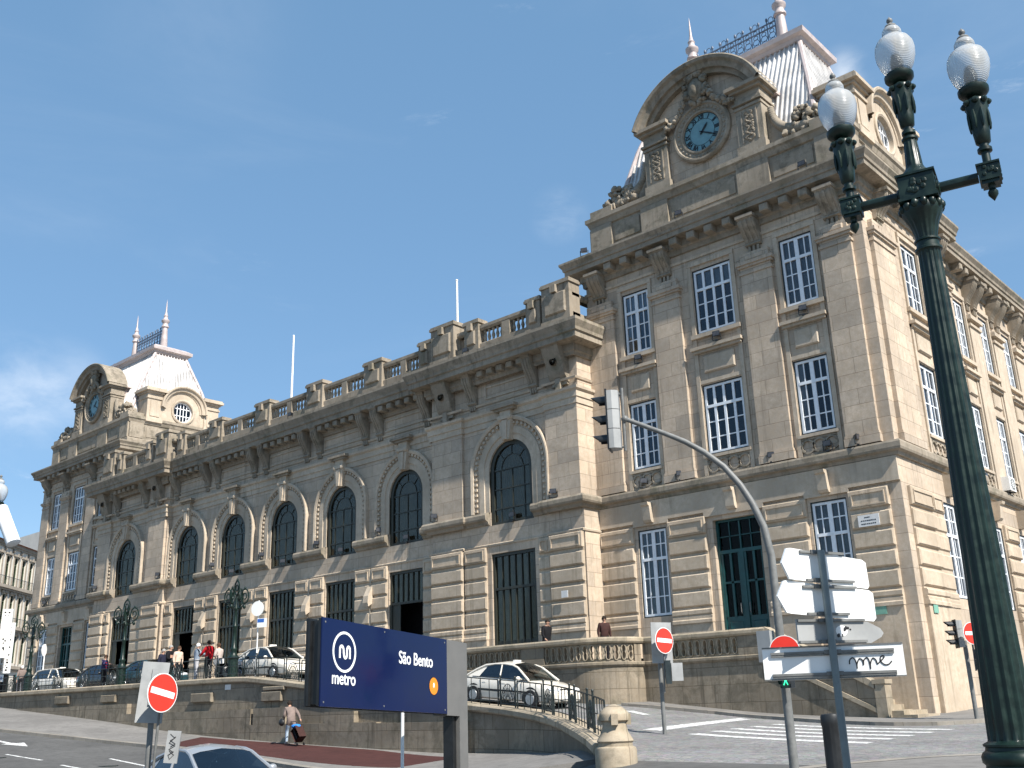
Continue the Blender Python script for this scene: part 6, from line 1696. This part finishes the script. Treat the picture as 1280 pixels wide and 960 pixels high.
def person(label, loc, rz, top, legs, hair, pose='stand', h=1.72, shoes='shoe', lean=0.0, headturn=0.0, group=None, bald=False, stripes=False, long=False):
    t = thing('person', label, 'person', (0, 0, 0), group)
    k = h/1.72
    h *= 1.05; k = h/1.72
    J = dict(pelvis=(0, 0, .95), waist=(0, .01, 1.08), chest=(0, .0, 1.28), neck=(0, .02, 1.46), nk2=(0, .03, 1.52), head=(0, .05, 1.60), crown=(0, .045, 1.655))
    for s, n in ((-1, 'l'), (1, 'r')):
        J['hip'+n] = (s*.095, 0, .90); J['knee'+n] = (s*.105, .015, .50); J['ank'+n] = (s*.11, -.02, .10); J['toe'+n] = (s*.125, .15, .035)
        J['sh'+n] = (s*.185, 0, 1.40); J['el'+n] = (s*.245, -.02, 1.12); J['wr'+n] = (s*.25, .06, .89); J['ha'+n] = (s*.245, .085, .82)
    if pose == 'walk':
        J['kneel'] = (-.10, .20, .52); J['ankl'] = (-.10, .26, .11); J['toel'] = (-.10, .42, .06); J['kneer'] = (.10, -.04, .50); J['ankr'] = (.10, -.30, .16); J['toer'] = (.10, -.18, .035)
        J['ell'] = (-.24, -.10, 1.12); J['wrl'] = (-.24, -.06, .90); J['hal'] = (-.24, -.05, .83); J['elr'] = (.24, .06, 1.12); J['wrr'] = (.23, .22, .96); J['har'] = (.22, .27, .91)
    if pose == 'pull':
        J['kneel'] = (-.10, .22, .52); J['ankl'] = (-.10, .24, .11); J['toel'] = (-.10, .40, .05); J['kneer'] = (.10, -.02, .50); J['ankr'] = (.10, -.34, .18); J['toer'] = (.10, -.24, .04)
        J['ell'] = (-.24, .08, 1.12); J['wrl'] = (-.22, .24, .98); J['hal'] = (-.21, .30, .95); J['elr'] = (.27, -.16, 1.14); J['wrr'] = (.27, -.30, .94); J['har'] = (.27, -.34, .89)
    if pose == 'lean':
        for n, s in (('l', -1), ('r', 1)): J['el'+n] = (s*.26, .16, 1.16); J['wr'+n] = (s*.18, .36, 1.08); J['ha'+n] = (s*.15, .42, 1.08)
    if pose == 'fold':
        for n, s in (('l', -1), ('r', 1)): J['el'+n] = (s*.26, .04, 1.12); J['wr'+n] = (s*.08, .20, 1.12); J['ha'+n] = (-s*.0, .22, 1.13)
    if pose == 'reach':
        J['elr'] = (.26, .18, 1.22); J['wrr'] = (.24, .40, 1.24); J['har'] = (.24, .47, 1.24)
    if lean:
        for n in list(J):
            x, y, z = J[n]
            if z > .97 or n[:2] in ('el', 'wr', 'ha'):
                if n[:2] in ('el', 'wr', 'ha', 'sh') or z > .97: J[n] = (x, y+max(0, z-.9)*lean, z-max(0, z-.9)*lean*lean*.5)
    Rr = dict(pelvis=.165, waist=.165, chest=.190, neck=.066, nk2=.056, head=.090, crown=.082, hip=.105, knee=.070, ank=.052, toe=.036, sh=.092, el=.064, wr=.031, ha=.034)
    E_ = [('pelvis', 'waist'), ('waist', 'chest'), ('chest', 'neck'), ('neck', 'nk2'), ('nk2', 'head'), ('head', 'crown')]
    for n in 'lr': E_ += [('pelvis', 'hip'+n), ('hip'+n, 'knee'+n), ('knee'+n, 'ank'+n), ('ank'+n, 'toe'+n), ('chest', 'sh'+n), ('sh'+n, 'el'+n), ('el'+n, 'wr'+n), ('wr'+n, 'ha'+n)]
    for n, s in (('l', -1), ('r', 1)):                    # five fingers and thumb side
        hx, hy, hz = J['ha'+n]; wx, wy, wz = J['wr'+n]
        d = (Vector((hx, hy, hz))-Vector((wx, wy, wz))).normalized(); sd = d.cross(Vector((1, 0, 0))).normalized()
        for i, (o, ln) in enumerate(((-.030, .058), (-.010, .070), (.010, .066), (.030, .052))):
            a = Vector((hx, hy, hz))+d*.035+sd*o; J[f'f{i}{n}'] = tuple(a); b2 = a+d*ln+Vector((-s*.012, 0, 0)); J[f'g{i}{n}'] = tuple(b2)
            Rr[f'f{i}'] = .0105; Rr[f'g{i}'] = .008; E_ += [('ha'+n, f'f{i}{n}'), (f'f{i}{n}', f'g{i}{n}')]
        a = Vector((wx, wy, wz))+d*.03-sd*.045; J['th'+n] = tuple(a+d*.035); Rr['th'] = .011; E_ += [('ha'+n, 'th'+n)]
    names = list(J); idx = {n: i for i, n in enumerate(names)}
    me = bpy.data.meshes.new('body'); me.from_pydata([tuple(c*k for c in J[n]) for n in names], [(idx[a], idx[b2]) for a, b2 in E_], [])
    o = bpy.data.objects.new('body', me); COL.objects.link(o)
    md = o.modifiers.new('s', 'SKIN'); o.modifiers.new('u', 'SUBSURF').levels = 1; o.modifiers['u'].render_levels = 1
    sv = me.skin_vertices[0].data
    for n in names:
        key = n if n in Rr else (n[:-1] if n[:-1] in Rr else n); r = Rr[key]*k
        sv[idx[n]].radius = (r*1.0, r*1.0)
        if n in ('pelvis', 'waist', 'chest'): sv[idx[n]].radius = (r*1.10, r*.80)
        sv[idx[n]].use_root = (n == 'pelvis')
    bpy.context.view_layer.update()
    dg = bpy.context.evaluated_depsgraph_get()
    m2 = bpy.data.meshes.new_from_object(o.evaluated_get(dg)); bpy.data.objects.remove(o); bpy.data.meshes.remove(me); m2.name = 'body'
    for mm in ('skin', top, legs, shoes): m2.materials.append(MS[mm])
    segs = [(Vector(J[a])*k, Vector(J[b2])*k, a, b2) for a, b2 in E_]
    for p in m2.polygons:
        c = p.center; best = None
        for A, B, a, b2 in segs:
            d = B-A; u = max(0, min(1, (c-A).dot(d)/max(d.length_squared, 1e-9))); dist = (c-A-d*u).length
            if best is None or dist < best[0]: best = (dist, a, b2, u)
        _, a, b2, u = best; q0 = b2
        if q0[:2] in ('ha', 'th') or q0[0] in 'fg' or q0 in ('head', 'crown') or (q0 == 'nk2' and u > .3): i = 0
        elif q0[:3] == 'toe' or (q0[:3] == 'ank' and u > .95): i = 3
        elif q0[:3] in ('hip', 'kne', 'ank') or (q0 == 'waist' and c.z < (.93 if not long else .6)*k): i = 2
        else: i = 1
        if long and q0[:3] == 'hip' or (long and q0[:3] == 'kne' and u < .35): i = 1
        p.material_index = i; p.use_smooth = True
    bo_ = bpy.data.objects.new('body', m2); COL.objects.link(bo_); bo_.parent = t
    hd = Vector(J['head'])*k; ct, st_ = math.cos(headturn), math.sin(headturn)
    rotp = lambda x, y, z: (hd.x+x*ct-y*st_, hd.y+x*st_+y*ct, hd.z+z)
    q = MB(rotp); q.prism([(-.012, -.03), (.012, -.03), (.006, .02), (-.006, .02)], .07, .115)
    q.ball((-.085, .0, -.0), .012, .022, .03, 8, 6); q.ball((.085, 0, 0), .012, .022, .03, 8, 6); q.build('face_feature', 'skin', t, True, 60)
    q = MB(rotp); q.ball((-.033, .083, .018), .011, .008, .007, 8, 6); q.ball((.033, .083, .018), .011, .008, .007, 8, 6); q.build('eye', 'inkblack', t)
    q = MB(rotp); q.ball((0, .085, -.048), .024, .010, .006, 8, 6); q.build('mouth', 'red_cloth' if False else 'pinkbrown_cloth', t)
    q = MB(rotp); n1, n2 = 16, 9; vs, fs = [], []         # hair cap, lower at the back
    for i in range(n1):
        a = 2*PI*i/n1
        for j in range(n2):
            back = .5-.5*math.sin(a)
            tmax = (.42 if bald else .50)*PI+back*.75
            th = tmax*j/(n2-1); r = .102*k*(1+.04*math.sin(5*a+j)) if not bald or back > .2 else .096*k
            vs.append((r*.92*math.sin(th)*math.cos(a), r*1.02*math.sin(th)*math.sin(a)-.008, r*1.12*math.cos(th)+.022))
    for i in range(n1):
        for j in range(n2-1): fs.append((i*n2+j, ((i+1) % n1)*n2+j, ((i+1) % n1)*n2+j+1, i*n2+j+1))
    q.add(vs, fs); q.build('hair', hair, t, True, 70, recalc=False)
    if stripes:
        q = MB()
        for z in (1.05, 1.17, 1.29):
            q.arch(0, 0, [(.172, z*k), (.175, z*k+.045), (.168, z*k+.045)], 0, 2*PI, 24, True)
        q.v = [(a, c*.76+.005, b2) for a, b2, c in q.v]; q.build('jersey_stripe', 'red_cloth', t, True, 60)
    t.location = loc; t.rotation_euler.z = rz
    return t
G = lambda x, y: (x, y-.35 if y < 27.7 else y, gz(x, y, 'up')+.04)
grp = 'people talking by the railing'
person('person in a navy coat, leftmost of the group behind the sign plate', G(-48.7, 27.5), R_(-70), 'navy_cloth', 'dark_trousers', 'hair_grey', 'stand', 1.70, group=grp)
person('tall balding person in a black coat among the group by the railing', G(-47.75, 27.35), R_(-60), 'black_cloth', 'dark_trousers', 'hair_grey', 'fold', 1.82, group=grp, bald=True)
person('person in a cream shirt and dark trousers in the railing group', G(-46.85, 27.3), R_(-80), 'cream_cloth', 'dark_trousers', 'hair_brown', 'stand', 1.72, group=grp)
person('white haired person in a blue grey jacket facing the station', G(-45.3, 27.4), R_(-20), 'bluegrey_cloth', 'pale_trousers', 'hair_white', 'reach', 1.76, group=grp)
person('person with a raised forearm just behind the red jacket', G(-44.55, 27.8), R_(110), 'tan_cloth', 'grey_cloth', 'hair_brown', 'fold', 1.74, group=grp)
person('person in a bright red jacket and dark trousers by the railing', G(-43.95, 27.25), R_(100), 'red_cloth', 'dark_trousers', 'hair_dark', 'lean', 1.80, group=grp)
person('person in a striped navy and red jersey beside an ornate lamp', G(-54.4, 27.3), R_(-60), 'striped_cloth', 'dark_trousers', 'hair_brown', 'reach', 1.70, stripes=True)
person('white haired person in a pale pink coat at the far left', G(-66.9, 27.8), R_(70), 'pinkbrown_cloth', 'dark_trousers', 'hair_white', 'walk', 1.72)
person('person in turquoise cut by the left frame edge', G(-69.0, 28.6), R_(40), 'turquoise_cloth', 'grey_cloth', 'hair_brown', 'stand', 1.70)
person('person in a dark leather jacket walking behind the pierced balustrade', (-28.1, 33.0, 1.72), R_(-100), 'black_cloth', 'dark_trousers', 'hair_dark', 'walk', 1.74, bald=True, lean=.12)
person('person with dark hair and pale scarf standing at the bastion corner', (-25.5, 33.6, 1.72), R_(-120), 'brown_cloth', 'dark_trousers', 'hair_dark', 'stand', 1.70, headturn=-.3)
zl = gz(-34.7, 25.3, 'low')+.13
pw = person('hunched person in a brown jacket pulling a suitcase along the wall', (-34.95, 25.25, zl), R_(70), 'pinkbrown_cloth', 'pale_jeans', 'hair_dark', 'pull', 1.66, 'white_shoe', lean=.45, long=True)
sg = thing('shoulder_bag', 'small dark shoulder bag carried by the hunched suitcase puller', 'bag', (-35.2, 25.05, zl+.85))
MB().ball((-35.25, 25.0, zl+.86), .16, .09, .14, 12, 8).build('pouch', 'trim', sg, True, 60)
q = MB(); q.tube([(-35.25, 25.0, zl+.98), (-35.22, 25.08, zl+1.2), (-35.3, 25.25, zl+1.36)], .012, 6); q.build('strap', 'trim', sg)
su = thing('suitcase', 'dark brown wheeled suitcase with a bright blue top being pulled', 'suitcase', (-34.3, 25.1, zl))
T = lambda u, w, z: (-34.25+u*.80-z*.0, 25.1+w, zl+.10+z*.72+u*.38)
q = MB(lambda u, w, z: (-34.2+u*.78-z*.60, 25.1+w, zl+.12+u*.62+z*.78-.0)); q.pillow(-.02, .34, -.19, .19, .0, .52, .04); q.build('case', 'brown_cloth', su)
MS['bright_blue'] = plain('bright_blue_cloth', (.02, .20, .62), .7, var=.1)
MB().ball((-34.42, 25.1, zl+.70), .22, .19, .09, 12, 8).build('blue_top', 'bright_blue', su, True, 60)
q = MB()
for s in (-.15, .15): q.tube([(-34.15, 25.1+s, zl+.25), (-34.62, 25.1+s*.8, zl+.88)], .012, 6)
q.tube([(-34.62, 25.1-.12, zl+.88), (-34.62, 25.1+.12, zl+.88)], .016, 6); q.build('handle', 'trim', su)
for s in (-.16, .16): MB().lathe((-34.1, 25.1+s, zl+.05), [(.05, -.02), (.05, .02)], 12, None, 'y').build('wheel', 'tyre', su)

# ------------------------------------------------------------------ buildings beyond the far pavilion
MS['render_white'] = plain('white_render', (.64, .60, .53), .85, var=.08, vscale=.6)
MS['granite_trim'] = stone('granite_trim', (.40, .35, .29), joints=False, dark=.35)
MS['rooftile'] = plain('red_roof_tile', (.26, .10, .065), .85, var=.3, vscale=3)
MS['shutter'] = plain('dark_green_joinery', (.05, .075, .04), .5, var=.25)
u_ = Vector((-.70, .714)).normalized(); n_ = Vector((u_.y, -u_.x)); A_ = Vector((-113.5, 38.2))
TB = lambda u, w, z: (A_.x+u_.x*u+n_.x*w, A_.y+u_.y*u+n_.y*w, z)
tb = thing('corner_building', 'white rendered building with tall green windows beyond the far pavilion', 'building', (A_.x, A_.y, 1.5))
rows = [(15.6, 18.9), (11.1, 14.5), (6.9, 10.0)]; pitch_ = 2.15
holes = []
cols_ = [1.0+pitch_*i for i in range(20)]
for z0, z1 in rows:
    for c in cols_: holes.append(rect(c-.55, c+.55, z0, z1))
MB(TB).wall(rect(-.4, 44, 0, 20.4), holes, 0, .3).build('wall', 'render_white', tb)
MB(TB).box(-.4, 44, -9, -.5, 0, 20.3).build('core', 'interior', tb)
for c in cols_:
    for z0, z1 in rows:
        q = MB(TB); q.box(c-.55, c-.47, -.25, -.15, z0, z1); q.box(c+.47, c+.55, -.25, -.15, z0, z1); q.box(c-.04, c+.04, -.25, -.16, z0, z1); q.box(c-.47, c+.47, -.25, -.16, z1-.9, z1-.8); q.box(c-.47, c+.47, -.25, -.16, z0, z0+.5); q.box(c-.47, c+.47, -.25, -.16, z1-.1, z1)
        q.build('window', 'shutter', tb)
        q = MB(TB); q.box(c-.75, c-.56, 0, .1, z0-.1, z1+.1); q.box(c+.56, c+.75, 0, .1, z0-.1, z1+.1); q.box(c-.85, c+.85, 0, .2, z1+.1, z1+.34); q.box(c-.12, c+.12, .2, .26, z1+.1, z1+.5); q.build('window_surround', 'granite_trim', tb)
q = MB(TB)
for z, d in ((20.0, .35), (15.1, .55), (10.6, .55), (6.2, .4)): q.box(-.45, 44, .001, d, z, z+.35); q.box(-.45, 44, .001, d*.6, z-.2, z-.001)
q.build('balcony', 'granite_trim', tb)
q = MB(TB)
for z in (15.45, 10.95):
    q.box(-.4, 44, .50, .53, z+.9, z+.95)
    for i in range(180): q.box(-.3+i*.24, -.28+i*.24, .505, .525, z, z+.9)
q.build('balcony_rail', 'iron', tb)
q = MB(TB); q.profile([(.7, 20.36), (-5, 21.3), (-10, 20.36)], -.6, 44.2); q.build('roof', 'rooftile', tb)
q = MB(TB)
for i in range(7): q.box(.3+i*6.2, 5.2+i*6.2, -.3, .02, 2.0, 5.6)
q.build('shop_front', 'interior', tb)
q = MB(TB)
for i, c in enumerate(cols_): q.ball((c+1.05, .1, 19.6), .22, .2, .3, 8, 6)
q.build('cornice_ornament', 'granite_trim', tb)
def hang(name, label, u, w, z0, z1, wd, marks, m='whitesign'):
    t = thing(name, label, 'sign', TB(u, w, z0), None)
    o = MB(TB).box(u-.08, u+.08, w, w+wd, z0, z1).build('panel', m, t)
    q = MB(TB)
    for (a, b2, r) in marks: q.box(u-.09, u-.0805, w+a*wd-r, w+a*wd+r, z0+(z1-z0)*b2-r*.8, z0+(z1-z0)*b2+r*.8)
    q.build('worn_lettering', 'inkblack', o)
    MB(TB).box(u-.04, u+.04, .0, w, z1-.4, z1-.3).build('bracket', 'iron', t)
hang('hanging_sign', 'tall white hanging sign with a few dark marks on the far left building', 12.6, .7, 7.2, 12.6, 1.15, [(.3, .93, .10), (.7, .925, .10), (.35, .87, .06), (.6, .86, .05), (.4, .38, .10), (.6, .345, .09), (.45, .30, .08), (.5, .20, .12), (.55, .165, .08)])
hang('hanging_sign', 'narrow white hanging sign with close dark lettering on the far left building', 14.2, .7, 5.6, 11.2, .9, [(.5+.1*math.sin(i*2.3), .06+.05*i, .12-.03*(i % 3)) for i in range(18)])
t = thing('shop_sign', 'small white shop fascia sign with blue marks at the far left', 'sign', TB(13, .4, 4.6))
o = MB(TB).box(10.8, 15.2, .40, .52, 4.7, 5.5).build('panel', 'whitesign', t)
q = MB(TB)
for i in range(9): q.box(11.3+i*.4, 11.3+i*.4+.25, .525, .53, 4.9+.05*(i % 2), 5.25)
q.build('worn_lettering', 'bluesign', o)
wb = thing('pale_block', 'plain pale block rising behind the white building at far left', 'building', (-163, 70, 0))
MB().box(-176, -152, 64, 80, 0, 27.5).build('wall', 'render_white', wb)
MB().tube([(-158, 66, 27.5), (-158, 66, 31)], .15, 6).build('aerial', 'iron', wb)

# --- iron covers in the lower road
def cover(x, y, label):
    z = gz(x, y, 'low')
    o = MB().lathe((x, y, z), [(.34, -.05), (.34, .006), (.30, .008), (.30, .004), (0, .005)], 28).build('manhole_cover', 'iron', None, True, 30, loc=(x, y, z))
    tag(o, label, 'manhole cover')
cover(-40.6, 16.3, 'round iron manhole cover in the lower road below the arrow marking')
cover(-35.2, 17.9, 'round iron manhole cover between two dashes of the lower road')
# temp ground
